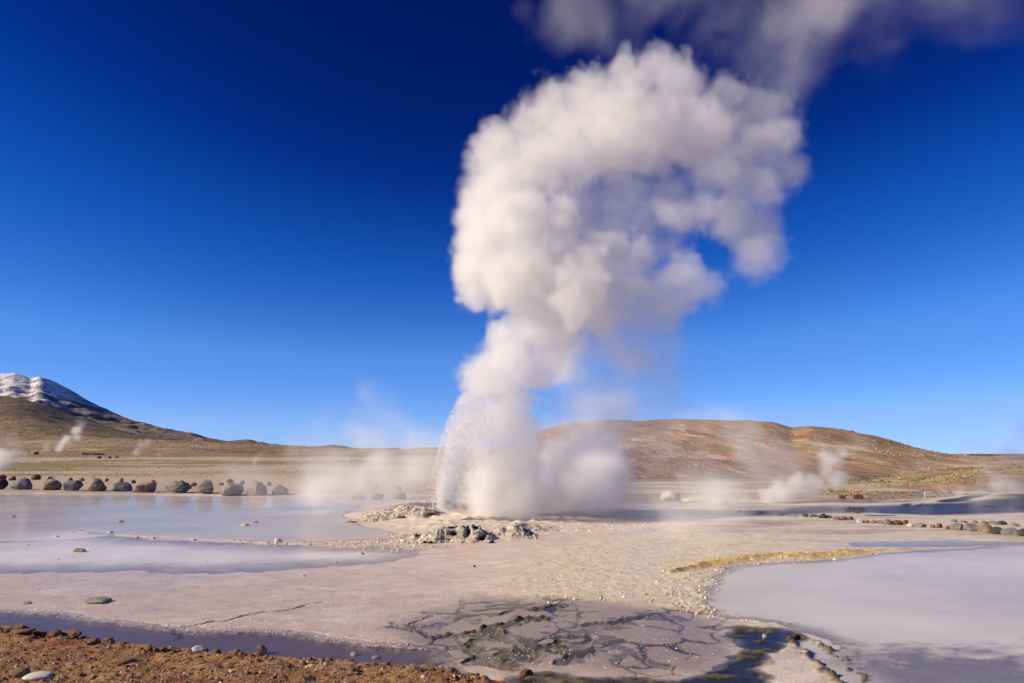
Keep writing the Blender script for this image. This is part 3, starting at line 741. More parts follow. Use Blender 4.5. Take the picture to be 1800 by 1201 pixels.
crag(mound, 'sinter_crag', 705, 872, 955, [(705, 0), (718, 9), (730, 14), (748, 20), (765, 29), (790, 33), (812, 30), (822, 34), (838, 32), (852, 22), (864, 9), (872, 0)], 1.5,
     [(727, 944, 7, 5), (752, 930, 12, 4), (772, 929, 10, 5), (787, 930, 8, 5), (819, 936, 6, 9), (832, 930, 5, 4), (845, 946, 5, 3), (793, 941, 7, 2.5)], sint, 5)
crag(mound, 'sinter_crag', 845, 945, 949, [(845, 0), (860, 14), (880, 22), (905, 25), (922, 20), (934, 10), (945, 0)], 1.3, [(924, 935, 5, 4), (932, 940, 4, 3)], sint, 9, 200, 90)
crag(mound, 'sinter_crag', 820, 1010, 938, [(820, 0), (840, 10), (870, 16), (895, 18), (915, 20), (935, 15), (960, 7), (985, 4), (1010, 0)], 1.6, [], sint, 13, 240, 90, .4)
ledge = link('sinter_ledge', None, None, None, gp(690, 912)); tag(ledge, 'pale yellowish sinter ledge rising left behind the craggy mound', 'rock formation')
crag(ledge, 'sinter_crag', 590, 775, 918, [(590, 0), (610, 6), (640, 14), (665, 22), (690, 27), (715, 24), (740, 26), (762, 20), (775, 0)], 2.6, [(703, 914, 9, 3), (755, 908, 12, 4)], attr_mat('ledge_sinter', .85, (14., 60.), .6, .02, .18), 17, 260, 110, .45)
crag(ledge, 'sinter_crag', 640, 920, 904, [(640, 0), (680, 12), (720, 17), (760, 18), (800, 14), (850, 16), (890, 10), (920, 0)], 3.0, [], sint, 21, 260, 90, .45)

def scatter(name, pts, radii, mat, sub=1, flat=.7, label=None, parent=None, seed=1, colors=None):
    """Many small lumps joined into one mesh."""
    r = np.random.default_rng(seed); v0, f0 = ico(sub); n = len(pts); nv = len(v0)
    j = 1 + .28 * r.normal(size=(n, nv, 1)).clip(-1.5, 1.5)
    sc3 = radii[:, None, None] * (1 + .35 * r.uniform(-1, 1, (n, 1, 3))) * np.array([1, 1, flat])
    a = r.uniform(0, 6.283, n); ca, sa = np.cos(a), np.sin(a)
    v = v0[None] * j * sc3
    x = v[..., 0] * ca[:, None] - v[..., 1] * sa[:, None]; y = v[..., 0] * sa[:, None] + v[..., 1] * ca[:, None]
    v = np.stack([x, y, v[..., 2]], -1) + pts[:, None, :]
    f = f0[None] + (np.arange(n) * nv)[:, None, None]
    me = mesh(name, v.reshape(-1, 3), f.reshape(-1, 3), sub > 1)
    if colors is not None: color_attr(me, 'col', np.repeat(colors, nv, 0))
    o = link(name, me, mat, parent); return tag(o, label, None, None, 'stuff')

def on_ground(P, sink=.0):
    P = np.asarray(P); z = ground(P[:, 0], P[:, 1])[0]; return np.stack([P[:, 0], P[:, 1], z - sink], -1)

def in_px(n, poly, seed, power=1.0):
    """Random ground points inside a polygon given in pixels, evenly over its picture."""
    r = np.random.default_rng(seed); poly = np.array(poly, float); out = []
    while len(out) < n:
        q = r.uniform(poly.min(0), poly.max(0), (n, 2)); q = q[poly_sd(q[:, 0], q[:, 1], poly) > 0]
        out += [gp(a, c)[:2] for a, c in q]
    return np.array(out[:n])

pt = attr_mat('pebble', .9, (12., 60.), .4, .01, .25)
def pal(n, cols, seed):
    r = np.random.default_rng(seed); c = np.array(cols)[r.integers(0, len(cols), n)]; return c * r.uniform(.75, 1.2, (n, 1))
P = np.vstack([in_px(1100, [(560, 957), (640, 944), (700, 938), (740, 946), (790, 962), (720, 972), (640, 968)], 5), in_px(250, [(400, 949), (560, 952), (600, 962), (420, 956)], 6)])
scatter('sinter_nodules', on_ground(P), np.random.default_rng(3).lognormal(-4.45, .5, len(P)).clip(.005, .035), pt, 1, .8, 'field of tiny cream sinter nodules left of the craggy mound', seed=3, colors=pal(len(P), [(.66, .58, .46), (.60, .50, .40)], 3))
P = np.vstack([in_px(700, [(1160, 1060), (1190, 1010), (1260, 990), (1290, 1005), (1260, 1040), (1300, 1085), (1360, 1096), (1290, 1094), (1200, 1078)], 8),
               in_px(900, [(930, 1060), (960, 1010), (1080, 960), (1200, 940), (1300, 960), (1230, 1010), (1170, 1065)], 9), in_px(700, [(1180, 1008), (1280, 985), (1420, 970), (1560, 962), (1570, 974), (1400, 992), (1270, 1000)], 10)])
scatter('yellow_nodules', on_ground(P), np.random.default_rng(4).lognormal(-4.7, .5, len(P)).clip(.004, .028), pt, 1, .8, 'field of tiny yellowish sinter nodules round the ochre ridge', seed=4, colors=pal(len(P), [(.66, .58, .42), (.62, .50, .28), (.52, .44, .32)], 4))
P = in_px(700, [(960, 926), (1100, 914), (1180, 920), (1130, 930), (1000, 938)], 14)
scatter('pale_nodules', on_ground(P), np.random.default_rng(5).lognormal(-4.5, .45, len(P)).clip(.005, .03), pt, 1, .8, 'band of pale sinter nodules right of the craggy mound', seed=5, colors=pal(len(P), [(.70, .64, .55)], 5))
# flakes of sinter on the crust and along the dark water
P = np.vstack([in_px(5000, [(-60, 1005), (500, 1000), (860, 1010), (880, 1050), (740, 1100), (700, 1135), (520, 1108), (330, 1104), (100, 1078), (-60, 1068)], 41),
               in_px(1600, [(-60, 1062), (100, 1074), (300, 1100), (450, 1100), (650, 1125), (750, 1135), (750, 1143), (650, 1137), (450, 1114), (330, 1116), (100, 1086), (-60, 1073)], 42),
               in_px(1200, [(760, 1080), (1250, 1080), (1270, 1160), (1000, 1180), (820, 1160)], 44)])
P3 = on_ground(P); P3[:, 2] = np.maximum(P3[:, 2], .001)
scatter('sinter_flakes', P3, np.random.default_rng(7).lognormal(-5.2, .45, len(P)).clip(.002, .014), pt, 1, .35, 'tiny pale sinter flakes strewn over the near crust and dark shallows', seed=7, colors=pal(len(P), [(.74, .66, .60), (.66, .56, .50), (.55, .45, .40)], 7))
# gravel of the bank
P = in_px(9000, [(-150, 1093), (0, 1103), (250, 1137), (500, 1153), (700, 1167), (830, 1187), (900, 1240), (-150, 1240)], 12)
rad_ = np.random.default_rng(6).lognormal(-5.1, .5, len(P)).clip(.003, .03)
scatter('gravel', on_ground(P), rad_, pt, 1, .75, 'brown gravel covering the foreground bank', seed=6, colors=pal(len(P), [(.25, .135, .07), (.30, .18, .095), (.15, .075, .04), (.38, .28, .18), (.30, .10, .05), (.46, .38, .29), (.12, .06, .03)], 6))
# clods and stones on the lip of the bank
lipn = 0
for t in np.linspace(0, 1, 64):
    x = 10 + 850 * t + random.uniform(-8, 8); y = np.interp(x, [0, 60, 130, 250, 330, 420, 500, 600, 700, 780, 830, 880], [1103, 1111, 1121, 1137, 1141, 1146, 1154, 1159, 1168, 1176, 1187, 1198])
    s = random.choice([7, 8, 9, 11, 13, 16, 20])
    boulder('clod', x, y + 7, s, s * random.uniform(.45, .75), 'soil', 'brown soil clod on the lip of the foreground bank', 'clod', 'clods along the lip of the bank', facets=4, rough=.3, sub=2)
LS = 'stones on the bank'
for x, y, w, h, c, lb in [(18, 1108, 28, 8, 'soil', 'dark flat stone on the bank lip at the left edge'), (35, 1115, 36, 10, 'soil', 'flat brown slab on the bank lip near the left edge'), (115, 1122, 44, 11, 'soil', 'flat overhanging slab with black shadow on the bank lip'),
                          (345, 1150, 22, 13, 'white', 'whitish stone on the bank behind its lip'), (455, 1151, 22, 16, 'soil', 'largest clod on the bank lip right of the whitish stone'), (622, 1153, 14, 7, 'white', 'pale stone on the bank lip, left one of two'), (660, 1159, 14, 6, 'white', 'pale stone on the bank lip, right one of two'),
                          (60, 1195, 50, 9, 'white', 'pale flat rock at the bottom left corner'), (28, 1190, 34, 14, 'soil', 'dark clod casting a black shadow near the bottom left corner'), (215, 1165, 40, 8, 'soil', 'reddish soil lump in the middle of the bank'),
                          (925, 1192, 24, 14, 'rust', 'reddish-brown stone in the mossy rim at bottom centre'), (505, 1172, 10, 8, 'soil', 'lone clod with dark shadow on the bank')]:
    boulder('bank_stone', x, y, w, h, c, lb, 'stone', LS, facets=5, rough=.2, depth=.8)
print('scatter', round(time.time() - T0, 1))

# scrub on the plain and hills, rocks on the right hill
def drop(objname, n, xr, yr, rr, cols, label, seed, name, flat=.7, sub=1, keep=None):
    """Scatter lumps on a hill mesh by picking its vertices."""
    me = bpy.data.objects[objname].data; co = np.empty(len(me.vertices) * 3, np.float32); me.vertices.foreach_get('co', co); co = co.reshape(-1, 3)
    d = np.stack([co[:, 0], co[:, 1] * CP + (co[:, 2] - H) * SP, -co[:, 1] * SP + (co[:, 2] - H) * CP], -1)
    px = 900 + F * d[:, 0] / d[:, 1]; py = 600.5 - F * d[:, 2] / d[:, 1]
    r = np.random.default_rng(seed)
    ok = (px > xr[0]) & (px < xr[1]) & (py > yr[0]) & (py < yr[1])
    if keep: ok &= keep(co, px, py)
    ids = np.nonzero(ok)[0]
    if not len(ids): return
    ids = r.choice(ids, n); s = co[ids, 1] / F
    pts = co[ids] + r.normal(size=(n, 3)) * (s[:, None] * np.array([2, 2, 0]))
    scatter(name, pts, r.uniform(*rr, n) * s, pt, sub, flat, label, seed=seed, colors=pal(n, cols, seed))
cl = lambda sx, sd, th: (lambda co, px, py: fbm(co[:, 0] / sx, co[:, 1] / sx, 4, sd) > th)
drop('hill', 2600, (1080, 1720), (760, 860), (.8, 2.0), [(.44, .32, .25), (.36, .24, .17), (.50, .40, .32)], 'pinkish loose rocks strewn over the brown hill', 21, 'hill_scree', .8, 1, cl(9, 301, .12))
drop('hill', 2400, (1000, 1800), (750, 855), (.7, 1.6), [(.15, .12, .06), (.20, .17, .07)], 'dark low scrub dotted over the brown hill', 22, 'hill_scrub', .7, 1, cl(14, 311, .1))
drop('knoll', 1700, (1440, 1830), (815, 885), (1.2, 2.8), [(.13, .11, .055), (.26, .21, .09), (.33, .27, .13), (.10, .085, .05)], 'straw-green tussock scrub on the rocky knoll', 23, 'tussock_grass', .8, 1, cl(4, 321, -.05))
drop('knoll', 260, (1480, 1830), (825, 885), (1.2, 2.6), [(.30, .18, .12), (.22, .15, .11), (.40, .30, .22)], 'loose brown rocks among the tussocks of the knoll', 24, 'knoll_rubble', .8, 1)
drop('foothill', 700, (0, 260), (695, 780), (.5, 1.3), [(.07, .05, .035), (.10, .07, .045)], 'dark boulders and scrub dotting the brown foothill', 25, 'foothill_scrub', .8, 1)
drop('slope', 2600, (0, 800), (764, 806), (.6, 1.5), [(.12, .09, .05), (.38, .30, .22), (.16, .12, .055), (.30, .22, .13)], 'scrub and pale rocks dotting the far slope', 26, 'slope_scrub', .8, 1, cl(30, 331, .0))
r_ = np.random.default_rng(31); n = 3200
pts = []
while len(pts) < n:
    h_ = gp(r_.uniform(-40, 620), r_.uniform(805, 842))
    pts.append(h_[:2])
pts = np.array(pts); pts3 = np.stack([pts[:, 0], pts[:, 1], ground(pts[:, 0], pts[:, 1], False)], -1)
scatter('plain_scrub', pts3, r_.uniform(.5, 1.3, n) * pts3[:, 1] / F, pt, 1, .6, 'low straw tufts and stones dotting the plain behind the boulders', seed=31, colors=pal(n, [(.24, .19, .08), (.34, .27, .13), (.16, .12, .08), (.42, .34, .25)], 31))

# ------------------------------------------------------------------ small built things
def plain_mat(name, c, rough=.7, n=.15):
    m, nt, out = new_mat(name); b = NB(nt); p = b.n('ShaderNodeBsdfPrincipled')
    k = b.noise(6., b.coord('Object'), 5, .6)
    b.put(p.inputs['Base Color'], b.mix(b.ramp(k, .3, .7), tuple(x * (1 - n) for x in c), tuple(min(1, x * (1 + n)) for x in c))); p.inputs['Roughness'].default_value = rough
    nt.links.new(p.outputs[0], out.inputs[0]); return m
def box(name, lo, hi, mat, parent=None, loc=None):
    bm = bmesh.new(); bmesh.ops.create_cube(bm, size=1)
    for v in bm.verts: v.co = [lo[i] + (v.co[i] + .5) * (hi[i] - lo[i]) for i in range(3)]
    bmesh.ops.bevel(bm, geom=bm.edges[:], offset=min(hi[i] - lo[i] for i in range(3)) * .08, segments=1, affect='EDGES')
    me = bpy.data.meshes.new(name); bm.to_mesh(me); bm.free()
    return link(name, me, mat, parent, loc)
WHITE = plain_mat('white_paint', (.72, .72, .72)); GREYM = plain_mat('grey_metal', (.35, .35, .36), .5); RUST = plain_mat('rusty_metal', (.23, .085, .055), .8, .4)
WALLM = plain_mat('pale_plaster', (.62, .56, .48)); ROOFM = plain_mat('tin_roof', (.30, .24, .20), .6); DARKM = plain_mat('dark_opening', (.03, .03, .03), .6); TYRE = plain_mat('tyre_rubber', (.03, .03, .03), .8)
# information board on two posts
P = gp(1632, 880); s = P[1] / F
sg = link('sign_board', None, None, None, P); tag(sg, 'pale grey board on two white posts before the rocky knoll', 'sign')
w = 12 * s
box('panel', (-w / 2, -.02, 7 * s), (w / 2, .02, 16 * s), plain_mat('sign_face', (.50, .53, .56)), sg)
for q in (-1, 1): box('post', (q * w * .38 - .6 * s, .021, -.05), (q * w * .38 + .6 * s, .021 + 1.2 * s, 16 * s), WHITE, sg)
# bent white pipe on the mound at the right edge
P = gp(1714, 880); s = P[1] / F
pts = [(0, 0, -.1), (0, 0, 3 * s), (1 * s, .05, 5 * s), (3.5 * s, .1, 6 * s), (9 * s, .2, 6.6 * s), (18 * s, .5, 8.6 * s), (23 * s, .6, 9.6 * s), (24.5 * s, .6, 7 * s), (24.5 * s, .6, -.1)]
cu = bpy.data.curves.new('white_pipe', 'CURVE'); cu.dimensions = '3D'; cu.bevel_depth = .8 * s; cu.bevel_resolution = 3
sp = cu.splines.new('POLY'); sp.points.add(len(pts) - 1)
for q, c in zip(sp.points, pts): q.co = (*c, 1)
tmp = bpy.data.objects.new('tmp', cu); C.objects.link(tmp)
me = bpy.data.meshes.new_from_object(tmp.evaluated_get(bpy.context.evaluated_depsgraph_get())); bpy.data.objects.remove(tmp)
tag(link('white_pipe', me, WHITE, None, P), 'bent white pipe over the pale mound near the right edge', 'pipe')
# rusty ruins right
for x, y, w, h, lb in [(1482, 880, 11, 8, 'left of two rusty iron tanks beneath the brown hill'), (1510, 880, 16, 9, 'right larger one of two rusty iron tanks beneath the brown hill')]:
    P = gp(x, y); s = P[1] / F
    tk = link('rusty_tank', None, None, None, P); tag(tk, lb, 'tank', 'rusty tanks below the hill')
    box('body', (-w / 2 * s, 0, 1.2 * s), (w / 2 * s, 8 * s, h * s), RUST, tk)
    for q in (-1, 1): box('leg', (q * w * .36 * s - .5 * s, .1 * s, -.05), (q * w * .36 * s + .5 * s, 1.2 * s, 1.2 * s), RUST, tk)
    box('lid', (-w * .2 * s, 1 * s, h * s), (w * .2 * s, 4 * s, (h + 1.2) * s), RUST, tk)
# low ruin walls and huts on the left plain
def hut(x, y, w, h, label, wall=WALLM, name='hut', group=None, door=True, Q=None):
    P = hit(x, y) if Q is None else Q; s = P[1] / F
    t = link(name, None, None, None, P); tag(t, label, 'hut', group)
    box('wall', (-w / 2 * s, 0, -.3), (w / 2 * s, w * .6 * s, h * s), wall, t)
    box('roof', (-w * .54 * s, -.3 * s, h * s + .01), (w * .54 * s, w * .65 * s, (h + .8) * s), ROOFM, t)
    if door: box('door', (-w * .1 * s, -.12 * s, 0), (w * .06 * s, -.001, h * .7 * s), DARKM, t)
def on_slope(objname, x, y):
    me = bpy.data.objects[objname].data; co = np.empty(len(me.vertices) * 3, np.float32); me.vertices.foreach_get('co', co); co = co.reshape(-1, 3)
    d = np.stack([co[:, 0], co[:, 1] * CP + (co[:, 2] - H) * SP, -co[:, 1] * SP + (co[:, 2] - H) * CP], -1)
    e = (900 + F * d[:, 0] / d[:, 1] - x) ** 2 + (600.5 - F * d[:, 2] / d[:, 1] - y) ** 2
    return co[e.argmin()].astype(float)
hut(305, 781, 9, 2.6, 'single pale hut far off on the left slope', Q=on_slope('slope', 305, 781))
hut(349, 783, 8, 3, 'pale hut far off, left of the last two', Q=on_slope('slope', 349, 783))
hut(364, 784, 6, 3, 'white hut far off, rightmost on the left slope', WHITE, Q=on_slope('slope', 364, 784))
def ruin(x, y, w, h, label, mat, gap):
    P = hit(x, y); s = P[1] / F
    t = link('ruin_wall', None, None, None, P); tag(t, label, 'wall', 'ruined walls on the left plain')
    n = int(w / 2.2)
    for k in range(n):
        hh = h * random.uniform(.65, 1.1)
        box('stone_block', ((-w / 2 + k * w / n) * s, random.uniform(0, .8) * s, -.2), ((-w / 2 + (k + .96) * w / n) * s, 3 * s, hh * s), gap if k > n * .6 else mat, t)
ruin(163, 800, 38, 4, 'low reddish ruined wall with dark right end on the left plain', RUST, DARKM)
ruin(90, 794, 16, 3, 'short brown ruined wall left of the reddish one', RUST, RUST)
for x, y, w, c, lb in [(62, 799, 8, 'dark', 'dark rock standing left on the green plain'), (16, 796, 9, 'dark', 'dark rock near the left edge of the plain'), (203, 805, 8, 'brown', 'brown rock right of the reddish ruined wall'), (173, 806, 7, 'dark', 'dark rock just below the reddish ruined wall'), (192, 806, 6, 'dark', 'small dark rock below right of the ruined wall')]:
    boulder('plain_rock', x, y, w, w * .6, c, lb, 'rock', 'rocks on the left plain', z=hit(x, y), facets=5)
# parked vehicles far away beside the geyser steam
for x, lb in [(645, 'left one of two tiny parked vans far behind the steam'), (659, 'right one of two tiny parked vans far behind the steam')]:
    P = on_slope('slope', x, 803); s = P[1] / F
    t = link('van', None, None, None, P); tag(t, lb, 'van', 'parked vans far off')
    box('body', (-4 * s, 0, .8 * s), (4 * s, 3.4 * s, 2.6 * s), GREYM, t); box('cabin', (-3.2 * s, .2 * s, 2.6 * s), (2.4 * s, 3.2 * s, 4 * s), WHITE, t)
    for q in (-1, 1): box('wheel', (q * 2.6 * s - .8 * s, -.1 * s, -.05), (q * 2.6 * s + .8 * s, .6 * s, 1.4 * s), TYRE, t)
print('things', round(time.time() - T0, 1))

# ------------------------------------------------------------------ steam
def up(n_out, n_in, off):
    """Smooth interpolation matrix from n_in lattice values to n_out samples."""
    t = np.linspace(0, n_in - 2.001, n_out); i = t.astype(int); f = t - i; f = f * f * f * (f * (f * 6 - 15) + 10)
    M = np.zeros((n_out, n_in), np.float32); M[np.arange(n_out), i] = 1 - f; M[np.arange(n_out), i + 1] = f
    return M
def gnoise(shape, size, cell, r):
    k = [max(3, int(np.ceil(s / cell)) + 2) for s in size]
    a = r.normal(size=k).astype(np.float32)
    # random offset so that lattices of the octaves do not line up
    a = np.tensordot(up(shape[0], k[0], 0), a, (1, 0)); a = np.tensordot(a, up(shape[1], k[1], 0), (1, 1)).transpose(0, 2, 1)
    return np.tensordot(a, up(shape[2], k[2], 0), (2, 1)).astype(np.float32)

def steam(name, label, puffs, voxel, noise, seed, kind=None, margin=.6, warp=.0, group=None, cat='steam', zmin=-.05, erode=0., bill=.5, mat=None):
    mat = mat or STEAM
    """puffs: rows of x, y, z, radius, softness, density in metres. noise: cell sizes with weights."""
    pf = np.array(puffs, float); r = np.random.default_rng(seed)
    lo = (pf[:, :3] - pf[:, 3:4] * 1.35).min(0) - margin; hi = (pf[:, :3] + pf[:, 3:4] * 1.35).max(0) + margin
    lo[2] = max(lo[2], zmin)
    shp = tuple(int(math.ceil((hi[i] - lo[i]) / voxel)) + 1 for i in range(3)); size = hi - lo
    hi = lo + (np.array(shp) - 1) * voxel
    ax = [(lo[i] + np.arange(shp[i]) * voxel).astype(np.float32) for i in range(3)]
    N = np.zeros(shp, np.float32); B = np.zeros(shp, np.float32)
    for cell, w in noise:
        g = gnoise(shp, size, cell, r)
        N += w * g; B += w * (1.1 - 2.2 * np.abs(g) * .9)
    N = (1 - bill) * N + bill * -B        # billows: rounded lobes with creases between
    D = np.zeros(shp, np.float32)
    for x, y, z, rad, soft, rho in pf:
        R2 = rad * 1.75
        sl = []
        for i, c in enumerate((x, y, z)):
            a = max(0, int((c - R2 - lo[i]) / voxel)); e = min(shp[i], int((c + R2 - lo[i]) / voxel) + 2); sl.append(slice(a, max(a, e)))
        sl = tuple(sl)
        if min(q.stop - q.start for q in sl) <= 0: continue
        d = np.sqrt((ax[0][sl[0], None, None] - x) ** 2 + (ax[1][None, sl[1], None] - y) ** 2 + (ax[2][None, None, sl[2]] - z) ** 2)
        v = np.clip((rad - d + rad * .42 * N[sl]) / (soft * rad), 0, 1)
        v = v * v * (3 - 2 * v) * rho
        D[sl] = np.maximum(D[sl], v) + .12 * np.minimum(D[sl], v)
    if erode: D *= np.clip(1 + erode * N * 1.3, 0, 2)
    if warp:
        W = [(gnoise(shp, size, warp, r) * (warp * .28 / voxel)) for _ in range(3)]
        I = np.indices(shp, dtype=np.int32)
        J = [np.clip(I[i] + W[i].astype(np.int32), 0, shp[i] - 1) for i in range(3)]
        D = D[J[0], J[1], J[2]]
    D[0] = D[-1] = 0; D[:, 0] = D[:, -1] = 0; D[:, :, -1] = 0
    D[D < .004] = 0
    me = bpy.data.meshes.new(name + '_samples'); me.vertices.add(D.size)
    at_ = me.attributes.new('dens', 'FLOAT', 'POINT'); at_.data.foreach_set('value', D.ravel())
    src = bpy.data.objects.new(name + '_samples', me)
    g = bpy.data.node_groups.new(name + '_grid', 'GeometryNodeTree')
    g.interface.new_socket('Geometry', in_out='OUTPUT', socket_type='NodeSocketGeometry'); g.interface.new_socket('Geometry', in_out='INPUT', socket_type='NodeSocketGeometry')
    N_ = g.nodes.new; L = g.links.new
    out = N_('NodeGroupOutput'); N_('NodeGroupInput'); oi = N_('GeometryNodeObjectInfo'); oi.inputs['Object'].default_value = src
    vc = N_('GeometryNodeVolumeCube'); sm = N_('GeometryNodeSetMaterial'); sm.inputs['Material'].default_value = mat
    ext = (hi - lo) / 2; ctr = (hi + lo) / 2
    vc.inputs['Min'].default_value = tuple(-ext); vc.inputs['Max'].default_value = tuple(ext)
    for i, q in enumerate('XYZ'): vc.inputs['Resolution ' + q].default_value = shp[i]
    pos = N_('GeometryNodeInputPosition'); sep = N_('ShaderNodeSeparateXYZ'); L(pos.outputs[0], sep.inputs[0])
    def node(t, op, a, c):
        m = N_(t); m.operation = op
        for i, v in enumerate((a, c)):
            if hasattr(v, 'is_linked'): L(v, m.inputs[i])
            else: m.inputs[i].default_value = v
        return m.outputs[0]
    idx = []
    for i in range(3):
        fi = N_('FunctionNodeFloatToInt'); fi.rounding_mode = 'ROUND'
        L(node('ShaderNodeMath', 'MULTIPLY', node('ShaderNodeMath', 'ADD', sep.outputs[i], float(ext[i])), (shp[i] - 1) / float(2 * ext[i])), fi.inputs[0]); idx.append(fi.outputs[0])
    IM = 'FunctionNodeIntegerMath'
    ii = node(IM, 'ADD', node(IM, 'MULTIPLY', node(IM, 'ADD', node(IM, 'MULTIPLY', idx[0], shp[1]), idx[1]), shp[2]), idx[2])
    si = N_('GeometryNodeSampleIndex'); si.data_type = 'FLOAT'; si.domain = 'POINT'
    na_ = N_('GeometryNodeInputNamedAttribute'); na_.data_type = 'FLOAT'; na_.inputs['Name'].default_value = 'dens'
    L(oi.outputs['Geometry'], si.inputs['Geometry']); L(na_.outputs[0], si.inputs['Value']); L(ii, si.inputs['Index'])
    L(si.outputs[0], vc.inputs['Density']); L(vc.outputs[0], sm.inputs[0]); L(sm.outputs[0], out.inputs[0])
    vol = bpy.data.volumes.new(name); vol.materials.append(mat)
    o = bpy.data.objects.new(name, vol); C.objects.link(o); o.location = ctr
    md = o.modifiers.new('steam', 'NODES'); md.node_group = g
    print(name, shp, round(D.mean(), 3), round(time.time() - T0, 1))
    return tag(o, label, cat, group, kind)

YG = 22.0            # the vent's distance
def puff(x, y, rpx, soft=.30, rho=2.6, dy=0.0, Y=YG):
    if Y == YG: dy += .30 * max(at(x, y, YG)[2] - 1.5, 0)      # lean put into the plume's shape to shift its cast shadow back
    p = at(x, y, Y + dy); return [p[0], p[1], p[2], rpx * (Y + dy) / F, soft, rho]
pr = np.random.default_rng(11)
main = []
D1 = 1.9
# column over the vent
for x, y, q in [(800, 872, 26), (812, 840, 34), (822, 805, 40), (835, 770, 46), (850, 735, 50), (862, 700, 52), (845, 664, 52), (890, 655, 58), (945, 645, 48), (970, 622, 38), (885, 605, 44), (932, 590, 58), (968, 562, 58), (930, 545, 46), (890, 700, 46), (880, 745, 50), (890, 785, 50), (870, 820, 50), (850, 855, 46), (895, 850, 46), (830, 880, 36), (830, 820, 40), (815, 785, 36), (835, 850, 40), (905, 815, 44), (905, 770, 40), (810, 750, 30)]:
    main.append(puff(x + (18 if y > 690 else 0), y, q, .6 if y > 690 else .36, (1.9 if y > 690 else D1), pr.uniform(-.2, .4) + (.25 if y > 690 else 0)))
# lower mass
for x, y, q in [(838, 505, 46), (832, 470, 44), (850, 430, 58), (845, 385, 56), (900, 480, 84), (900, 400, 80), (960, 480, 92), (970, 400, 66), (1010, 520, 78), (1050, 465, 72), (1085, 505, 78), (1140, 520, 66), (1190, 510, 62), (1232, 505, 44), (1205, 480, 44), (1120, 455, 50), (880, 345, 66), (1170, 550, 40), (1050, 560, 40)]:
    far_ = x > 1080
    main.append(puff(x, y, q, .6 if far_ else .36, D1 * (.5 if far_ else 1), pr.uniform(-.7, .5) - (0 if far_ else .4)))
# upper arch that curls over to the right
for x, y, q in [(845, 300, 44), (835, 345, 44), (862, 265, 46), (880, 255, 56), (930, 215, 58), (985, 190, 66), (1045, 172, 68), (1105, 160, 66), (1160, 118, 48), (1195, 150, 62), (1000, 265, 92), (1080, 245, 92), (1150, 235, 86), (935, 300, 80), (1225, 235, 80)]:
    main.append(puff(x, y, q, .46, D1 * .6, pr.uniform(-.4, 1.0) + .3))
for x, y, q in [(1280, 235, 72), (1300, 290, 70), (1340, 255, 64), (1372, 292, 46), (1335, 335, 56), (1250, 310, 62), (1290, 370, 58), (1330, 405, 60), (1332, 448, 50), (1315, 425, 46), (1240, 365, 52), (1200, 385, 42), (1170, 372, 36), (1275, 400, 46), (1185, 425, 30), (1270, 180, 60), (1340, 205, 52), (1385, 250, 46), (1395, 300, 34)]:
    main.append(puff(x, y, q, .6, D1 * .42, pr.uniform(-.6, 1.2) + .5))
for x, y, q in [(1020, 370, 80), (1080, 385, 80), (1140, 385, 70), (1190, 400, 50), (1100, 330, 70), (1160, 440, 40), (1180, 340, 60)]:
    main.append(puff(x, y, q * 1.1, .9, .62, .9))
for x, y, q in [(1000, 835, 72), (1025, 805, 56), (1045, 850, 66), (960, 868, 64), (920, 825, 56), (1045, 800, 44), (985, 885, 54), (1060, 885, 46), (905, 880, 44)]:
    main.append(puff(x, y, q * 1.08, 1.0, .6, 1.2 + pr.uniform(-.3, .5)))
# cauliflower lobes on the dense puffs
base = list(main)
for p_ in base:
    if p_[5] < .8 or p_[4] > .65: continue
    for _ in range(6):
        a = pr.normal(size=3); a /= np.linalg.norm(a); k = pr.uniform(.18, .34)
        c = np.array(p_[:3]) + a * p_[3] * pr.uniform(.72, .92)
        main.append([*c, p_[3] * k, p_[4] * 1.2, p_[5] * .9])
steam('steam_plume', 'tall white billowing steam plume rising from the erupting geyser', main, .085, [(2.8, .14), (1.3, .20), (.65, .24), (.36, .22), (.2, .16)], 5, warp=.6, bill=.6, margin=.4)

# thin drifting steam: veils behind the plume, over the flats and at the top of the picture
veil = []
for x, y, q, rho in [(1000, 600, 62, .5), (1005, 645, 48, .34), (1055, 600, 70, .22), (1110, 625, 80, .18), (1180, 590, 60, .2), (1150, 690, 90, .10), (1060, 700, 66, .14), (1045, 740, 70, .13), (1060, 800, 62, .3), (1040, 850, 66, .5), (985, 850, 70, .55), (925, 850, 70, .6), (960, 785, 50, .3), (1010, 885, 60, .45), (940, 885, 56, .5), (870, 880, 50, .5), (1220, 650, 70, .06), (1085, 750, 40, .25)]:
    veil.append(puff(x, y, q * 1.1, .9, rho * (3.0 if y > 790 else 1.6), pr.uniform(-.5, 1.5) + .8))
for x, y, q, rho in [(985, 55, 62, .16), (1050, 15, 76, .22), (1120, 40, 60, .22), (1200, 5, 85, .34), (1265, 55, 84, .36), (1330, 50, 90, .40), (1390, 105, 82, .34), (1420, 50, 90, .36), (1485, 10, 76, .28), (1555, 5, 66, .14), (1350, 160, 66, .28), (1450, -40, 95, .35), (1150, -50, 95, .3), (1300, -60, 95, .35), (1700, -10, 80, .12), (1620, -10, 80, .16), (1780, -10, 70, .10), (1540, 40, 80, .10)]:
    veil.append(puff(x, y, q * 1.2, 1.2, rho * .28, pr.uniform(-1, 2) - 4))
steam('steam_veil', 'thin torn steam drifting right behind and above the white plume', veil, .16, [(2.4, .5), (1.2, .4), (.6, .3), (.35, .2)], 8, warp=1.2, erode=.6, bill=.2, mat=THIN)

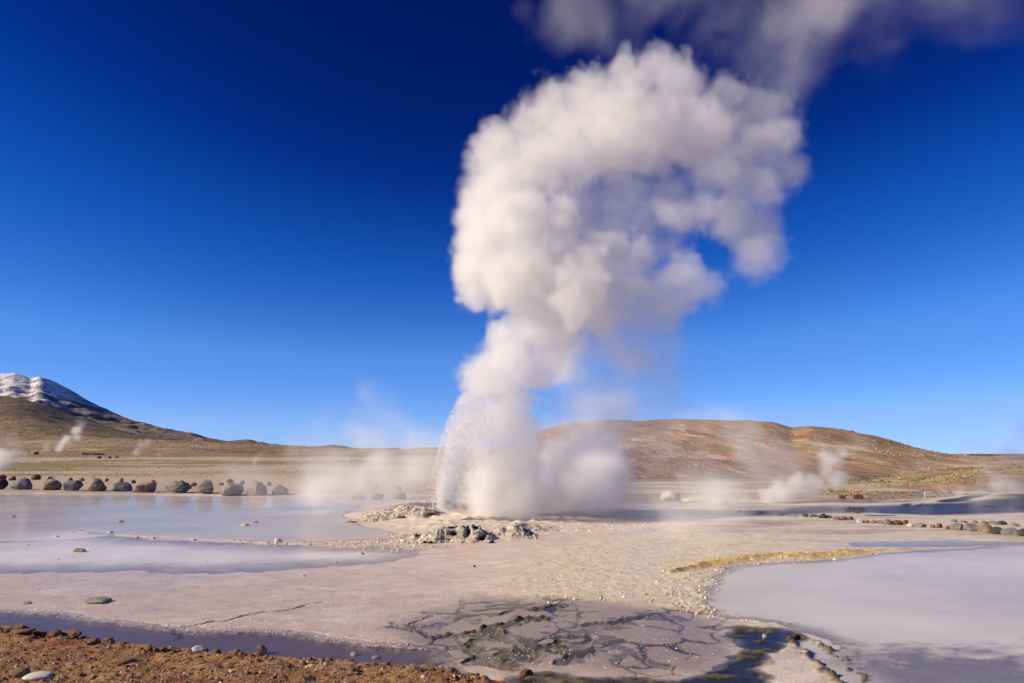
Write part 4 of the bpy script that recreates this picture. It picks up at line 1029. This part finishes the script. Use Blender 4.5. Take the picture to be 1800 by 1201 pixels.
mist = []
for x, y, q, rho, Y in [(640, 868, 46, .22, 25), (700, 868, 42, .2, 24), (600, 845, 75, .30, 25), (670, 840, 75, .30, 25), (555, 835, 60, .20, 26), (640, 795, 55, .16, 26), (665, 735, 55, .05, 26), (730, 830, 60, .2, 24), (500, 865, 60, .10, 27), (450, 865, 60, .06, 27), (700, 780, 50, .07, 25), (560, 780, 45, .06, 26),
                        (1150, 880, 70, .12, 24), (1210, 920, 70, .14, 19), (1260, 900, 70, .12, 21), (1150, 930, 60, .10, 18), (1250, 820, 80, .05, 27), (1180, 800, 70, .05, 26), (1330, 880, 70, .05, 24), (1250, 960, 60, .06, 16), (1100, 960, 60, .05, 16), (1320, 800, 75, .07, 30), (1290, 770, 65, .05, 30), (1230, 765, 65, .06, 28), (1270, 840, 70, .07, 29), (1120, 860, 60, .12, 25), (1370, 900, 60, .05, 22)]:
    mist.append(puff(x, y, q * 1.15, 1.0, rho * (3.6 if x > 900 else 2.1), 0, Y))
steam('ground_mist', 'pale steam hugging the ground on both sides of the geyser', mist, .2, [(2.6, .5), (1.3, .4), (.65, .3)], 9, erode=.55, bill=.1, warp=1.5, mat=THIN)
mist2 = []
for x, y, q, rho, Y in [(1560, 900, 44, .34, 24), (1620, 900, 44, .36, 24), (1670, 895, 44, .32, 24), (1480, 898, 40, .22, 24), (1420, 900, 40, .2, 23), (1720, 900, 40, .22, 23), (1780, 900, 42, .2, 23), (1510, 900, 36, .06, 24)]:
    mist2.append(puff(x, y, q, 1.0, rho, 0, Y))
steam('path_mist', 'thin mist over the stone edging on the right', mist2, .14, [(1.6, .5), (.8, .4), (.4, .3)], 10, erode=.8, bill=.1, mat=THIN)

def fumarole(label, chain, Y, voxel, seed, name='fumarole_steam'):
    pf = [puff(x, y, q * 1.15, .9, rho * 7, 0, Y) for x, y, q, rho in chain]
    m_ = max(p[3] for p in pf)
    steam(name, label, pf, voxel, [(m_ * 1.4, .5), (m_ * .7, .4), (m_ * .35, .3)], seed, erode=.7, bill=.3, margin=m_ * .3, warp=m_ * .8, group='fumarole steam', zmin=-5, mat=THIN)
fumarole('white fumarole steam leaning right on the left plain, largest there', [(104, 786, 7, .10), (108, 779, 8, .10), (118, 772, 9, .08), (130, 768, 9, .06), (138, 757, 8, .06), (146, 745, 8, .05), (122, 784, 8, .03), (84, 785, 7, .03)], 230, .8, 41)
fumarole('small white fumarole steam right of the ruined wall', [(237, 797, 6, .10), (240, 790, 7, .09), (247, 783, 8, .05), (258, 778, 10, .025), (280, 800, 7, .03), (288, 796, 6, .03)], 190, .6, 42)
fumarole('faint little fumarole steam left of the drifting mist', [(447, 815, 5, .10), (450, 808, 7, .07), (458, 800, 10, .03)], 110, .3, 43)
fumarole('grey-white fumarole steam curling up before the brown hill', [(1310, 878, 12, .25), (1345, 872, 17, .36), (1380, 862, 22, .42), (1405, 848, 22, .45), (1430, 848, 20, .45), (1455, 832, 22, .45), (1462, 812, 22, .4), (1450, 795, 18, .34), (1440, 785, 13, .2), (1475, 800, 15, .2), (1500, 780, 26, .03)], 29.5, .14, 44)
fumarole('wide thin steam rising at the right edge before the knoll', [(1660, 872, 14, .14), (1690, 870, 16, .10), (1745, 860, 26, .12), (1765, 845, 30, .12), (1740, 820, 30, .06), (1780, 815, 40, .05), (1790, 860, 30, .10), (1725, 790, 30, .03), (1790, 770, 40, .02)], 31, .15, 45)
fumarole('thin smudge of steam at the left edge over the plain', [(0, 805, 22, .10), (20, 800, 20, .06), (-20, 800, 25, .1), (10, 780, 20, .03)], 70, .3, 46)
fumarole('low small puffs of steam right behind the sinter cone', [(1105, 868, 8, .12), (1150, 868, 9, .14), (1152, 855, 8, .08), (1212, 868, 8, .10), (1255, 870, 9, .08), (1290, 872, 10, .1)], 52, .2, 47)

# ------------------------------------------------------------------ water thrown up by the geyser
n = 30000
u = pr.random(n) ** 1.15                                   # 0 at the vent, 1 at the top
xc = 782 + 38 * u + 10 * u * u; wd = 10 + 34 * u ** .8
off = pr.normal(size=n)
px_ = xc + off * wd * .62; py_ = 893 - 205 * u * (1 - .10 * off ** 2) + pr.normal(size=n) * 4
edge = np.where(pr.random(n) < .55, 1, .5)
Yd = YG - 1.3 + pr.normal(size=n) * .25 * (.4 + u)
pts = np.array([at(a, c, d) for a, c, d in zip(px_, py_, Yd)])
pts = pts[pts[:, 2] > .12]
m, nt, out = new_mat('water_drops'); b = NB(nt)
p = b.n('ShaderNodeBsdfPrincipled'); p.inputs['Base Color'].default_value = (.93, .94, .96, 1); p.inputs['Roughness'].default_value = .25
p.inputs['Subsurface Weight'].default_value = 0; p.inputs['IOR'].default_value = 1.33
tl = b.n('ShaderNodeBsdfTranslucent'); tl.inputs[0].default_value = (.93, .94, .96, 1)
mx = b.n('ShaderNodeMixShader'); mx.inputs[0].default_value = .3; nt.links.new(p.outputs[0], mx.inputs[1]); nt.links.new(tl.outputs[0], mx.inputs[2]); nt.links.new(mx.outputs[0], out.inputs[0])
jet = link('geyser_jet', None, None, None, at(790, 897, YG)); tag(jet, 'spray of white water drops shooting up from the geyser vent', 'geyser')
sp_ = scatter('water_drops', pts - np.array(jet.location), pr.lognormal(-5.45, .45, len(pts)).clip(.002, .013), m, 1, 1.8, None, jet, seed=17)
core = []
for x, y, q in [(783, 892, 11), (785, 878, 15), (788, 862, 18), (790, 845, 20), (794, 825, 22), (799, 805, 24), (805, 780, 27), (811, 755, 28), (818, 730, 28), (824, 708, 26)]:
    core.append(puff(x, y, q, .8, 4.5 if y > 840 else 2.6, -.7))
so = steam('jet_spray', 'dense white spray core of the geyser jet', core, .06, [(.5, .5), (.25, .4), (.12, .3)], 19, bill=.2, margin=.1)
print('done', round(time.time() - T0, 1))
